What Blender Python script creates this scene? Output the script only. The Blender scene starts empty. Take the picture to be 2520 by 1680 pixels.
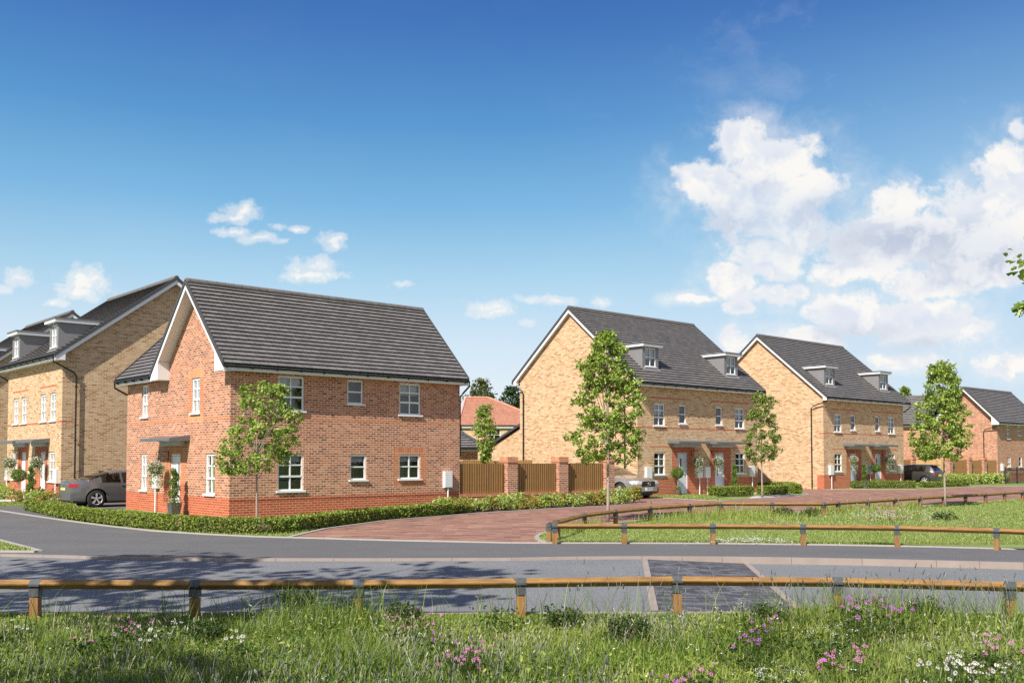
import bpy, math, random
import numpy as np
from mathutils import Vector
random.seed(7); rng = np.random.default_rng(7)
sc = bpy.context.scene
COL = sc.collection
rad = math.radians

# ------------------------------------------------------------------ survey of the site (camera at eye height, level ground)
F = 2411.; TH = rad(2.3); HOR = 1127.; CX = 1260.; H = 1.85
CY = HOR - F * math.tan(TH); c_, s_ = math.cos(TH), math.sin(TH)
def ray(px, py):
    x = (px - CX) / F; y = -(py - CY) / F
    return (x, c_ - s_ * y, s_ + c_ * y)
def G(px, py, z=0.):
    r = ray(px, py); t = (z - H) / r[2]; return (r[0] * t, r[1] * t)
AL = math.atan((3964 - 1260) / F)
U = (math.sin(AL), math.cos(AL)); V = (-U[1], U[0]); RZ = math.atan2(U[1], U[0])
def off(o, u, v): return (o[0] + U[0] * u + V[0] * v, o[1] + U[1] * u + V[1] * v)
def on_plane(o, d, px, py):          # vertical plane through o with direction d -> (distance along, height)
    r = ray(px, py); n = (d[1], -d[0])
    t = (o[0] * n[0] + o[1] * n[1]) / (r[0] * n[0] + r[1] * n[1])
    X, Y = r[0] * t, r[1] * t
    return (X - o[0]) * d[0] + (Y - o[1]) * d[1], H + r[2] * t

# ------------------------------------------------------------------ node helpers
class NT:
    def __init__(s, tree): s.t = tree; s.n = tree.nodes; s.l = tree.links
    def new(s, typ, **kw):
        nd = s.n.new(typ)
        for k, v in kw.items(): setattr(nd, k, v)
        return nd
    def put(s, sock, val):
        if val is None: return
        if isinstance(val, bpy.types.NodeSocket): s.l.new(val, sock)
        elif isinstance(val, (tuple, list)) and len(val) == 3 and sock.type == 'RGBA': sock.default_value = (*val, 1)
        else: sock.default_value = val
    def math(s, op, a, b=None, c=None, clamp=False):
        nd = s.new('ShaderNodeMath', operation=op); nd.use_clamp = clamp
        s.put(nd.inputs[0], a); s.put(nd.inputs[1], b)
        if c is not None: s.put(nd.inputs[2], c)
        return nd.outputs[0]
    def vmath(s, op, a, b=None):
        nd = s.new('ShaderNodeVectorMath', operation=op)
        s.put(nd.inputs[0], a)
        if b is not None: s.put(nd.inputs[1], b)
        return nd.outputs['Value'] if op in ('LENGTH', 'DOT_PRODUCT', 'DISTANCE') else nd.outputs[0]
    def mix(s, fac, a, b, blend='MIX'):
        nd = s.new('ShaderNodeMix', data_type='RGBA', blend_type=blend)
        s.put(nd.inputs[0], fac); s.put(nd.inputs[6], a); s.put(nd.inputs[7], b)
        return nd.outputs[2]
    def ramp(s, fac, stops, interp='LINEAR'):
        nd = s.new('ShaderNodeValToRGB'); r = nd.color_ramp; r.interpolation = interp
        while len(r.elements) < len(stops): r.elements.new(0.5)
        for e, (p, c) in zip(r.elements, stops):
            e.position = p; e.color = (*c, 1) if len(c) == 3 else c
        s.put(nd.inputs[0], fac); return nd.outputs[0]
    def noise(s, vec, scale, detail=3, rough=.5, out=0, dim='3D'):
        nd = s.new('ShaderNodeTexNoise'); nd.noise_dimensions = dim
        s.put(nd.inputs['Vector'], vec); nd.inputs['Scale'].default_value = scale
        nd.inputs['Detail'].default_value = detail; nd.inputs['Roughness'].default_value = rough
        return nd.outputs[out]
    def sep(s, v):
        nd = s.new('ShaderNodeSeparateXYZ'); s.put(nd.inputs[0], v); return nd.outputs
    def comb(s, x, y, z=0.):
        nd = s.new('ShaderNodeCombineXYZ')
        s.put(nd.inputs[0], x); s.put(nd.inputs[1], y); s.put(nd.inputs[2], z); return nd.outputs[0]
    def maprange(s, v, a, b, c=0., d=1., t='LINEAR'):
        nd = s.new('ShaderNodeMapRange', interpolation_type=t)
        s.put(nd.inputs[0], v)
        for i, x in enumerate((a, b, c, d)): nd.inputs[i + 1].default_value = x
        return nd.outputs[0]
    def bump(s, h, strength=.3, dist=.01):
        nd = s.new('ShaderNodeBump'); s.put(nd.inputs['Height'], h)
        nd.inputs['Strength'].default_value = strength; nd.inputs['Distance'].default_value = dist
        return nd.outputs[0]
MATS = {}
def begin(name):
    m = bpy.data.materials.new(name); m.use_nodes = True; t = NT(m.node_tree)
    t.n.clear(); t.out = t.new('ShaderNodeOutputMaterial'); MATS[name] = m
    return m, t
def princ(t, col, rough=.6, normal=None, metal=0., spec=.5, coat=0., **kw):
    p = t.new('ShaderNodeBsdfPrincipled')
    t.put(p.inputs['Base Color'], col); t.put(p.inputs['Roughness'], rough)
    t.put(p.inputs['Metallic'], metal); p.inputs['Specular IOR Level'].default_value = spec
    p.inputs['Coat Weight'].default_value = coat
    if coat: p.inputs['Coat Roughness'].default_value = .04
    if normal is not None: t.put(p.inputs['Normal'], normal)
    t.l.new(p.outputs[0], t.out.inputs[0]); return p
def plain(name, col, rough=.6, metal=0., spec=.5, var=.12, scale=6., coat=0., bump=0.):
    m, t = begin(name)
    pos = t.new('ShaderNodeTexCoord').outputs['Object']
    n = t.noise(pos, scale, 4, .6)
    c = t.mix(n, tuple(x * (1 - var) for x in col), tuple(min(1, x * (1 + var)) for x in col))
    nm = t.bump(t.noise(pos, scale * 8, 3), bump, .01) if bump else None
    princ(t, c, rough, nm, metal, spec, coat); return m

def brick_mat(name, stops, mortar, cw=.225, ch=.075, half=.5, m=.011, rough=.85, spots=None, bumpy=.5, weather=.12):
    mt, t = begin(name)
    uv = t.new('ShaderNodeTexCoord').outputs['UV']
    x, y, _ = t.sep(uv)
    row = t.math('FLOOR', t.math('DIVIDE', y, ch))
    sh = t.math('MULTIPLY', t.math('MODULO', t.math('ABSOLUTE', row), 2.), half)
    cx = t.math('ADD', t.math('DIVIDE', x, cw), sh)
    col = t.math('FLOOR', cx)
    fx = t.math('FRACT', cx); fy = t.math('FRACT', t.math('DIVIDE', y, ch))
    mask = t.math('MAXIMUM', t.math('LESS_THAN', fx, m / cw), t.math('LESS_THAN', fy, m / ch))
    wn = t.new('ShaderNodeTexWhiteNoise', noise_dimensions='2D'); t.put(wn.inputs['Vector'], t.comb(col, row))
    c = t.ramp(wn.outputs['Value'], stops)
    nz = t.noise(uv, 30, 3, .6)
    c = t.mix(.35, c, t.mix(nz, tuple(.55 for _ in range(3)), (1.25, 1.25, 1.25)), 'MULTIPLY')
    if spots:                                             # burnt marks on some bricks
        wn2 = t.new('ShaderNodeTexWhiteNoise', noise_dimensions='2D'); t.put(wn2.inputs['Vector'], t.comb(t.math('ADD', col, 31.5), row))
        has = t.math('GREATER_THAN', wn2.outputs['Value'], 1 - spots[1])
        d = t.math('ABSOLUTE', t.math('SUBTRACT', t.math('ABSOLUTE', t.math('SUBTRACT', fx, .5)), .17))
        sp = t.maprange(d, .13, .04, 0, 1)
        c = t.mix(t.math('MULTIPLY', t.math('MULTIPLY', has, sp), .85), c, spots[0])
    w = t.noise(uv, .35, 4, .6)
    c = t.mix(weather * 2, c, t.mix(w, (.6, .6, .6), (1.3, 1.3, 1.3)), 'MULTIPLY')
    c = t.mix(mask, c, mortar)
    nb = t.bump(t.math('ADD', t.math('MULTIPLY', t.math('SUBTRACT', 1., mask), 1.), t.math('MULTIPLY', nz, .4)), bumpy, .006)
    princ(t, c, rough, nb, spec=.25); return mt

RED = brick_mat('red_brick', [(0, (.52, .22, .125)), (.3, (.43, .16, .09)), (.55, (.58, .28, .175)), (.8, (.36, .12, .068)), (.95, (.31, .135, .10)), (1, (.23, .11, .09))],
                (.70, .57, .42), m=.0135, spots=((.10, .035, .022), .2))
YEL = brick_mat('buff_brick', [(0, (.605, .40, .23)), (.35, (.525, .33, .175)), (.6, (.67, .48, .30)), (.82, (.47, .28, .13)), (.94, (.39, .21, .095)), (1, (.33, .17, .075))],
                (.68, .56, .40), m=.0135, spots=((.36, .165, .07), .16))
PLI = brick_mat('smooth_red_brick', [(0, (.50, .10, .045)), (.4, (.44, .085, .038)), (.75, (.56, .13, .06)), (1, (.38, .075, .035))], (.62, .45, .30))
ORA = brick_mat('orange_brick', [(0, (.57, .20, .09)), (.5, (.51, .165, .075)), (1, (.61, .25, .12))], (.62, .48, .32))
SOL = brick_mat('soldier_brick', [(0, (.58, .20, .09)), (.5, (.48, .13, .06)), (1, (.64, .27, .13))], (.64, .5, .35), cw=.075, ch=.225, half=0.)
SOB = brick_mat('orange_soldier_brick', [(0, (.62, .30, .14)), (.5, (.56, .25, .11)), (1, (.68, .35, .18))], (.6, .42, .26), cw=.075, ch=.225, half=0.)

def tile_mat(name, c0, c1, width=.3, gauge=.205, joint=.010, rough=.55, spec=.4):
    mt, t = begin(name)
    uv = t.new('ShaderNodeTexCoord').outputs['UV']
    x, y, _ = t.sep(uv)
    row = t.math('FLOOR', t.math('DIVIDE', y, gauge))
    cx = t.math('ADD', t.math('DIVIDE', x, width), t.math('MULTIPLY', t.math('MODULO', t.math('ABSOLUTE', row), 2.), .5))
    wn = t.new('ShaderNodeTexWhiteNoise', noise_dimensions='2D'); t.put(wn.inputs['Vector'], t.comb(t.math('FLOOR', cx), row))
    mask = t.math('LESS_THAN', t.math('FRACT', cx), joint / width)
    c = t.mix(wn.outputs['Value'], c0, c1)
    fy = t.math('FRACT', t.math('DIVIDE', y, gauge))
    nz = t.noise(uv, 2.2, 4, .65)
    c = t.mix(.7, c, t.mix(nz, (.62, .62, .63), (1.35, 1.34, 1.32)), 'MULTIPLY')
    c = t.mix(.25, c, t.mix(t.noise(uv, 40, 2), (.6, .6, .6), (1.3, 1.3, 1.3)), 'MULTIPLY')
    c = t.mix(mask, c, tuple(v * .25 for v in c0))
    nb = t.bump(t.math('SUBTRACT', 1., mask), .4, .006)
    princ(t, c, rough, nb, spec=spec); return mt
TILE = tile_mat('slate_grey_tile', (.140, .131, .125), (.185, .173, .165))
TILR = tile_mat('terracotta_tile', (.46, .20, .13), (.56, .27, .18), .165, .1)

WHT = plain('white_upvc', (.78, .79, .80), .35, var=.03)
GRT = plain('grey_grp', (.42, .44, .48), .5, var=.05)
DGR = plain('dark_grey_grp', (.14, .14, .15), .55, var=.08)
BLK = plain('black_plastic_and_lap_shade', (.012, .012, .013), .35, var=.2)
DRY = plain('dark_dry_verge', (.062, .06, .062), .6, var=.1)
LEAD = plain('dormer_cheek', (.20, .195, .20), .6, var=.12, scale=2)
DOOR = plain('pale_grey_door', (.60, .64, .69), .35, var=.02)
DOORW = plain('white_door', (.80, .81, .82), .35, var=.02)
METER = plain('meter_box_white', (.74, .74, .73), .5, var=.03)
METAL = plain('galvanised_steel', (.075, .082, .09), .5, metal=.2, var=.5, scale=18)
CHROME = plain('chrome', (.75, .75, .76), .12, metal=1., var=.05)
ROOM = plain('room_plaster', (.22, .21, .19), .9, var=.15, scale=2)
BLIND = plain('roller_blind', (.62, .64, .66), .8, var=.08)
CURT = plain('curtain', (.66, .63, .58), .9, var=.1, scale=14)
ROOMG = plain('room_green_reflection', (.10, .16, .055), .8, var=.3, scale=1.2)  # greenish reflection of the lower pane painted onto the room lining
KERB = plain('concrete_kerb', (.30, .245, .215), .85, var=.22, scale=3, bump=.15)
EDGE = plain('pale_edging', (.38, .34, .31), .85, var=.15, scale=3)
PATH = plain('pale_paving_path', (.50, .48, .46), .85, var=.14, scale=3)
POTB = plain('brown_pot', (.14, .085, .065), .5, var=.15)
POTG = plain('dark_zinc_pot', (.13, .14, .155), .45, metal=.3, var=.25, scale=12)
IRON = plain('black_iron', (.02, .02, .02), .5, var=.2)
BARK = plain('young_bark', (.34, .27, .23), .85, var=.4, scale=22, bump=.3)
BARKD = plain('dark_bark', (.13, .10, .08), .9, var=.35, scale=14, bump=.3)
TWIG = plain('hedge_twigs', (.10, .085, .045), .9, var=.4, scale=25)
SOIL = plain('bark_mulch', (.09, .06, .045), .95, var=.5, scale=20, bump=.5)
TYRE = plain('tyre_rubber', (.018, .018, .019), .75, var=.2)
RIM = plain('alloy_rim', (.62, .63, .65), .35, metal=.35, var=.1)
TRIM = plain('car_black_trim', (.01, .01, .011), .4, var=.2)
PLW = plain('number_plate_white', (.78, .78, .76), .4, var=.02)
PLY = plain('number_plate_yellow', (.75, .62, .18), .4, var=.02)

def car_paint(name, col):
    m, t = begin(name)
    princ(t, col, .32, None, .55, .5, 1.); return m
PSIL = car_paint('silver_grey_paint', (.185, .185, .19)); PBEI = car_paint('silver_beige_paint', (.36, .335, .31)); PBLK = car_paint('graphite_paint', (.075, .07, .068))
def lens_mat(name, col):
    m, t = begin(name); princ(t, col, .12, None, 0, .7, .8); return m
TAIL = lens_mat('red_tail_lens', (.36, .012, .018)); HEAD = lens_mat('clear_head_lens', (.62, .66, .72))

def glass_mat(name, tint=(.92, .95, .95), refl=1.25, base=.05):
    m, t = begin(name)
    tr = t.new('ShaderNodeBsdfTransparent'); t.put(tr.inputs[0], tint)
    gl = t.new('ShaderNodeBsdfGlossy'); gl.inputs['Roughness'].default_value = .015
    pos = t.new('ShaderNodeTexCoord').outputs['Object']
    nb = t.bump(t.noise(pos, 1.1, 2), .12, .02); t.l.new(nb, gl.inputs['Normal'])
    fr = t.new('ShaderNodeFresnel'); fr.inputs[0].default_value = 1.5
    f = t.math('MULTIPLY_ADD', fr.outputs[0], refl, base, clamp=True)
    mx = t.new('ShaderNodeMixShader'); t.l.new(f, mx.inputs[0]); t.l.new(tr.outputs[0], mx.inputs[1]); t.l.new(gl.outputs[0], mx.inputs[2])
    t.l.new(mx.outputs[0], t.out.inputs[0]); return m
GLASS = glass_mat('window_glass'); CGLASS = glass_mat('car_glass', (.33, .37, .38), 1.6, .10)

def leaf_mat(name, cols, rough=.5, trans=.3, spec=.28):
    m, t = begin(name)
    g = t.new('ShaderNodeNewGeometry')
    c = t.ramp(g.outputs['Random Per Island'], cols)
    p = t.new('ShaderNodeBsdfPrincipled'); t.put(p.inputs['Base Color'], c); p.inputs['Roughness'].default_value = rough
    p.inputs['Specular IOR Level'].default_value = spec
    tl = t.new('ShaderNodeBsdfTranslucent'); t.put(tl.inputs[0], t.mix(.6, c, (1.0, 1.15, .45), 'MULTIPLY'))
    mx = t.new('ShaderNodeMixShader'); mx.inputs[0].default_value = trans
    t.l.new(p.outputs[0], mx.inputs[1]); t.l.new(tl.outputs[0], mx.inputs[2]); t.l.new(mx.outputs[0], t.out.inputs[0]); return m
LEAF = leaf_mat('maple_leaf', [(0, (.12, .20, .03)), (.35, (.23, .33, .045)), (.7, (.37, .46, .09)), (1, (.56, .60, .24))])
LEAFM = leaf_mat('ash_leaf', [(0, (.10, .16, .03)), (.4, (.17, .25, .045)), (.75, (.26, .34, .07)), (1, (.38, .43, .15))])
LEAFD = leaf_mat('conifer_leaf', [(0, (.028, .06, .025)), (.6, (.05, .10, .035)), (1, (.09, .14, .05))])
LEAFO = leaf_mat('olive_leaf', [(0, (.08, .10, .03)), (.6, (.13, .155, .05)), (1, (.2, .2, .085))])
HEDG = leaf_mat('hedge_leaf', [(0, (.09, .14, .02)), (.4, (.18, .25, .035)), (.75, (.27, .34, .055)), (.97, (.38, .42, .09)), (1, (.42, .14, .07))], trans=.25)
SHRG = leaf_mat('light_shrub_leaf', [(0, (.16, .25, .035)), (.5, (.36, .46, .09)), (.85, (.54, .58, .20)), (1, (.72, .64, .42))])
SHRO = leaf_mat('rusty_shrub_leaf', [(0, (.12, .18, .03)), (.45, (.25, .30, .06)), (.75, (.42, .34, .08)), (1, (.60, .18, .06))])
TOPI = leaf_mat('topiary_leaf', [(0, (.06, .12, .015)), (.6, (.14, .23, .03)), (1, (.26, .36, .06))])
VARI = leaf_mat('variegated_leaf', [(0, (.07, .12, .03)), (.5, (.20, .26, .08)), (.8, (.52, .52, .28)), (1, (.85, .80, .72))])
GRASS = leaf_mat('meadow_blade', [(0, (.06, .11, .018)), (.3, (.12, .20, .028)), (.6, (.20, .30, .045)), (.85, (.31, .38, .09)), (1, (.48, .48, .22))], trans=.35, spec=.08)
GRASY = leaf_mat('yellow_green_blade', [(0, (.16, .235, .035)), (.5, (.29, .36, .07)), (1, (.47, .49, .17))], trans=.35, spec=.08)  # yellow-green kind of grass, mixed in by random patches
GRASB = leaf_mat('blue_green_blade', [(0, (.07, .12, .035)), (.5, (.14, .22, .07)), (1, (.30, .36, .17))], trans=.3, spec=.08)
LAWN = leaf_mat('lawn_blade', [(0, (.18, .255, .055)), (.5, (.29, .365, .095)), (.85, (.42, .465, .17)), (1, (.56, .55, .30))], trans=.35, spec=.08)
SEED = leaf_mat('seed_head', [(0, (.20, .23, .11)), (.6, (.33, .34, .20)), (1, (.50, .48, .35))], trans=.2, rough=.8, spec=.08)
SEEDD = leaf_mat('dark_seed_head', [(0, (.12, .14, .11)), (.6, (.20, .22, .18)), (1, (.34, .33, .27))], trans=.2, rough=.8, spec=.08)
PINK = leaf_mat('pink_petal', [(0, (.46, .08, .32)), (.5, (.58, .14, .42)), (1, (.66, .26, .50))], trans=.3)
PURP = leaf_mat('purple_petal', [(0, (.26, .04, .32)), (.5, (.36, .08, .42)), (1, (.46, .16, .50))], trans=.3)
WHIT = leaf_mat('white_petal', [(0, (.66, .68, .70)), (1, (.86, .86, .84))], trans=.25)
YCEN = plain('daisy_centre', (.25, .07, .03), .8, var=.2)
WEED = leaf_mat('dark_weed_leaf', [(0, (.03, .06, .012)), (.6, (.06, .10, .02)), (1, (.10, .15, .03))])

def ground_mat(name, cols, scale=1.2, fine=60., rough=.95, bump=.5, stretch=None):
    m, t = begin(name)
    pos = t.new('ShaderNodeTexCoord').outputs['Object']
    a = t.noise(pos, scale, 5, .6); b = t.noise(pos, fine, 3, .7)
    c = t.ramp(t.math('MULTIPLY_ADD', t.math('SUBTRACT', b, .5), .9, a), cols)
    princ(t, c, rough, t.bump(b, bump, .02), spec=.2); return m
LAWNG = ground_mat('lawn_turf', [(.2, (.11, .15, .04)), (.5, (.18, .235, .065)), (.75, (.27, .315, .11))])
MEADG = ground_mat('meadow_turf', [(.2, (.045, .075, .015)), (.5, (.10, .15, .03)), (.75, (.17, .22, .05))])
FARG = ground_mat('field_turf', [(.2, (.08, .12, .03)), (.5, (.13, .18, .05)), (.75, (.2, .24, .08))], .05, 3.)
def asphalt(name, lo, hi, fine):
    m, t = begin(name)
    pos = t.new('ShaderNodeTexCoord').outputs['Object']
    b = t.noise(pos, fine, 3, .8); a = t.noise(pos, .7, 4, .6); st = t.noise(t.vmath('MULTIPLY', pos, (.12, .9, 1.)), 1., 4)
    c = t.ramp(t.maprange(b, .32, .68), [(0, lo), (.5, tuple((x + y) / 2 for x, y in zip(lo, hi))), (1, hi)])
    c = t.mix(.55, c, t.mix(a, (.7, .7, .7), (1.3, 1.3, 1.3)), 'MULTIPLY')
    c = t.mix(.45, c, t.mix(st, (.75, .75, .75), (1.25, 1.25, 1.25)), 'MULTIPLY')
    princ(t, c, .8, t.bump(b, .5, .01), spec=.35); return m
ASPH = asphalt('road_asphalt', (.085, .088, .092), (.27, .275, .28), 48.)
FOOT = asphalt('footway_asphalt', (.092, .092, .093), (.150, .148, .146), 40.)
PAVE = brick_mat('red_block_paving', [(0, (.35, .185, .135)), (.3, (.265, .122, .086)), (.6, (.41, .25, .18)), (.82, (.175, .085, .065)), (1, (.12, .08, .07))], (.24, .17, .14), cw=.4, ch=.1, m=.006, weather=.25)
RAMPM = brick_mat('charcoal_block_paving', [(0, (.055, .055, .065)), (.5, (.10, .10, .115)), (1, (.18, .175, .185))], (.05, .05, .055), cw=.21, ch=.105, m=.012, weather=.25)
def wood(name, lo, hi, axis='z', rough=.6, boards=None):
    m, t = begin(name)
    pos = t.new('ShaderNodeTexCoord').outputs['UV' if boards else 'Object']
    if boards:
        x, y, _ = t.sep(pos); b = t.math('FLOOR', t.math('DIVIDE', x, boards))
        wn = t.new('ShaderNodeTexWhiteNoise', noise_dimensions='1D'); t.put(wn.inputs['W'], b)
        st = t.noise(t.comb(t.math('MULTIPLY', x, 22.), t.math('MULTIPLY_ADD', wn.outputs[0], 9., y), 0), 1.6, 5, .65)
        c = t.mix(t.maprange(st, .3, .7), lo, hi)
        c = t.mix(.55, c, t.mix(wn.outputs[0], (.7, .7, .7), (1.3, 1.27, 1.2)), 'MULTIPLY')
    else:
        st = t.noise(t.vmath('MULTIPLY', pos, {'z': (9, 9, 1.2), 'x': (1.2, 9, 9)}[axis]), 3., 5, .65)
        c = t.mix(t.maprange(st, .3, .7), lo, hi)
    princ(t, c, rough, t.bump(st, .3, .006), spec=.3); return m
FENC = wood('fence_timber', (.22, .115, .04), (.42, .25, .10), boards=.115)
FENL = wood('sunlit_fence_timber', (.38, .24, .10), (.52, .35, .16), boards=.115)  # fence timber coloured paler, with sunlight put into the tone
RAILW = wood('rail_timber', (.17, .086, .028), (.345, .195, .07), 'x')
POSTW = wood('post_timber', (.17, .08, .028), (.34, .18, .068), 'z')

# ------------------------------------------------------------------ mesh builder
class MB:
    def __init__(s): s.v = []; s.f = []; s.m = []; s.mats = []; s.uv = {}
    def mi(s, mat):
        if mat not in s.mats: s.mats.append(mat)
        return s.mats.index(mat)
    def face(s, pts, mat, uv=None):
        b = len(s.v); s.v += [tuple(p) for p in pts]; s.f.append(tuple(range(b, b + len(pts)))); s.m.append(s.mi(mat))
        if uv: s.uv[len(s.f) - 1] = uv
    def obox(s, o, a, b, c, mat):
        o, a, b, c = map(Vector, (o, a, b, c))
        p = [o, o + a, o + a + b, o + b, o + c, o + a + c, o + a + b + c, o + b + c]
        if a.cross(b).dot(c) < 0: p = p[4:] + p[:4]
        for q in ((3, 2, 1, 0), (4, 5, 6, 7), (0, 1, 5, 4), (1, 2, 6, 5), (2, 3, 7, 6), (3, 0, 4, 7)):
            s.face([p[i] for i in q], mat)
    def box(s, x0, y0, z0, x1, y1, z1, mat):
        s.obox((x0, y0, z0), (x1 - x0, 0, 0), (0, y1 - y0, 0), (0, 0, z1 - z0), mat)
    def tube(s, pts, r, mat, n=8, caps=True):
        pts = [Vector(p) for p in pts]; rs = r if isinstance(r, (list, tuple)) else [r] * len(pts)
        base = len(s.v); up = Vector((0, 0, 1)); mi = s.mi(mat)
        for i, p in enumerate(pts):
            d = (pts[min(i + 1, len(pts) - 1)] - pts[max(i - 1, 0)]).normalized()
            a = d.cross(up if abs(d.z) < .95 else Vector((1, 0, 0))).normalized(); b = d.cross(a)
            for k in range(n):
                an = 2 * math.pi * k / n; s.v.append(tuple(p + (a * math.cos(an) + b * math.sin(an)) * rs[i]))
        for i in range(len(pts) - 1):
            for k in range(n):
                a0 = base + i * n + k; a1 = base + i * n + (k + 1) % n
                s.f.append((a0, a0 + n, a1 + n, a1)); s.m.append(mi)
        if caps:
            s.f.append(tuple(base + k for k in range(n))); s.m.append(mi)
            s.f.append(tuple(base + (len(pts) - 1) * n + k for k in reversed(range(n)))); s.m.append(mi)
    def lathe(s, prof, mat, n=20, c=(0, 0, 0), axis='z'):
        base = len(s.v); mi = s.mi(mat)
        for r, h in prof:
            for k in range(n):
                a = 2 * math.pi * k / n; x, y = r * math.cos(a), r * math.sin(a)
                s.v.append((c[0] + x, c[1] + y, c[2] + h) if axis == 'z' else (c[0] + x, c[1] + h, c[2] + y))
        for i in range(len(prof) - 1):
            for k in range(n):
                a0 = base + i * n + k; a1 = base + i * n + (k + 1) % n
                s.f.append((a0, a1, a1 + n, a0 + n)); s.m.append(mi)
    def build(s, name, parent=None, smooth=False):
        me = bpy.data.meshes.new(name); me.from_pydata(s.v, [], s.f)
        for m in s.mats: me.materials.append(m)
        me.polygons.foreach_set('material_index', s.m)
        uvl = me.uv_layers.new(name='UVMap'); data = np.zeros((len(me.loops), 2), np.float32)
        me.update()
        for p in me.polygons:
            if p.index in s.uv:
                for li, q in zip(p.loop_indices, s.uv[p.index]): data[li] = q
                continue
            n = p.normal
            t = Vector((0, 0, 1)).cross(n)
            if t.length < .05: t = Vector((1, 0, 0)); b = Vector((0, 1, 0))
            else: t.normalize(); b = n.cross(t)
            for li, vi in zip(p.loop_indices, p.vertices):
                co = me.vertices[vi].co; data[li] = (co.dot(t), co.dot(b))
        uvl.data.foreach_set('uv', data.ravel())
        if smooth: me.polygons.foreach_set('use_smooth', [True] * len(me.polygons))
        o = bpy.data.objects.new(name, me); COL.objects.link(o)
        if parent: o.parent = parent
        return o
def tag(o, label=None, cat=None, group=None, kind=None):
    if label: o['label'] = label
    if cat: o['category'] = cat
    if group: o['group'] = group
    if kind: o['kind'] = kind
    return o
def empty(name, loc=(0, 0, 0), rz=0., label=None, cat=None, group=None):
    o = bpy.data.objects.new(name, None); COL.objects.link(o); o.location = loc if len(loc) == 3 else (*loc, 0); o.rotation_euler = (0, 0, rz)
    o.empty_display_size = .2
    return tag(o, label, cat, group)
def kids(o): return [c for c in bpy.data.objects if c.parent == o]
def copy_tree(o, parent=None):
    c = o.copy(); COL.objects.link(c); c.parent = parent
    for ch in kids(o): copy_tree(ch, c)
    return c
def npmesh(name, Vv, tris=None, quads=None, mats=(), parent=None, midx=None, smooth=False):
    me = bpy.data.meshes.new(name)
    me.vertices.add(len(Vv)); me.vertices.foreach_set('co', np.asarray(Vv, np.float32).ravel())
    nt = 0 if tris is None else len(tris); nq = 0 if quads is None else len(quads)
    idx = np.concatenate([x.ravel() for x in (tris, quads) if x is not None]).astype(np.int32)
    me.loops.add(len(idx)); me.loops.foreach_set('vertex_index', idx)
    starts = np.concatenate([np.arange(nt) * 3, nt * 3 + np.arange(nq) * 4]).astype(np.int32)
    me.polygons.add(nt + nq); me.polygons.foreach_set('loop_start', starts)
    for m in mats: me.materials.append(m)
    if midx is not None: me.polygons.foreach_set('material_index', midx.astype(np.int32))
    if smooth: me.polygons.foreach_set('use_smooth', np.ones(nt + nq, bool))
    me.update(calc_edges=True)
    o = bpy.data.objects.new(name, me); COL.objects.link(o)
    if parent: o.parent = parent
    return o
def leafcards(P, size, upbias=.6, fold=.25, droop=0., r=rng, aspect=1.5, lobed=False):
    """N small folded leaves at points P -> verts, tris"""
    N = len(P); n = r.normal(size=(N, 3)); n[:, 2] += upbias; n /= np.linalg.norm(n, axis=1)[:, None]
    d = r.normal(size=(N, 3)); d[:, 2] -= droop; d -= (d * n).sum(1)[:, None] * n; d /= np.linalg.norm(d, axis=1)[:, None] + 1e-9
    w = np.cross(n, d); s = (size * r.uniform(.65, 1.25, N))[:, None]
    base = P; tip = P + d * s * aspect
    L = P + d * s * aspect * .45 + w * s * .5 - n * s * fold; R = P + d * s * aspect * .45 - w * s * .5 - n * s * fold
    if not lobed:
        Vv = np.stack([base, L, tip, R], 1).reshape(-1, 3); k = np.arange(N)[:, None] * 4
        return Vv, np.concatenate([k + [0, 2, 1], k + [0, 3, 2]]).reshape(-1, 3)
    L2 = P + d * s * aspect * .95 + w * s * .42 - n * s * fold * .8; R2 = P + d * s * aspect * .95 - w * s * .42 - n * s * fold * .8
    Lm = P + d * s * aspect * .62 + w * s * .22 - n * s * fold * .3; Rm = P + d * s * aspect * .62 - w * s * .22 - n * s * fold * .3
    tip = P + d * s * aspect * 1.25
    Vv = np.stack([base, L, Lm, L2, tip, R2, Rm, R], 1).reshape(-1, 3); k = np.arange(N)[:, None] * 8
    return Vv, np.concatenate([k + [0, 2, 1], k + [0, 4, 2], k + [2, 4, 3], k + [0, 7, 6], k + [0, 6, 4], k + [6, 5, 4]]).reshape(-1, 3)

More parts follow.
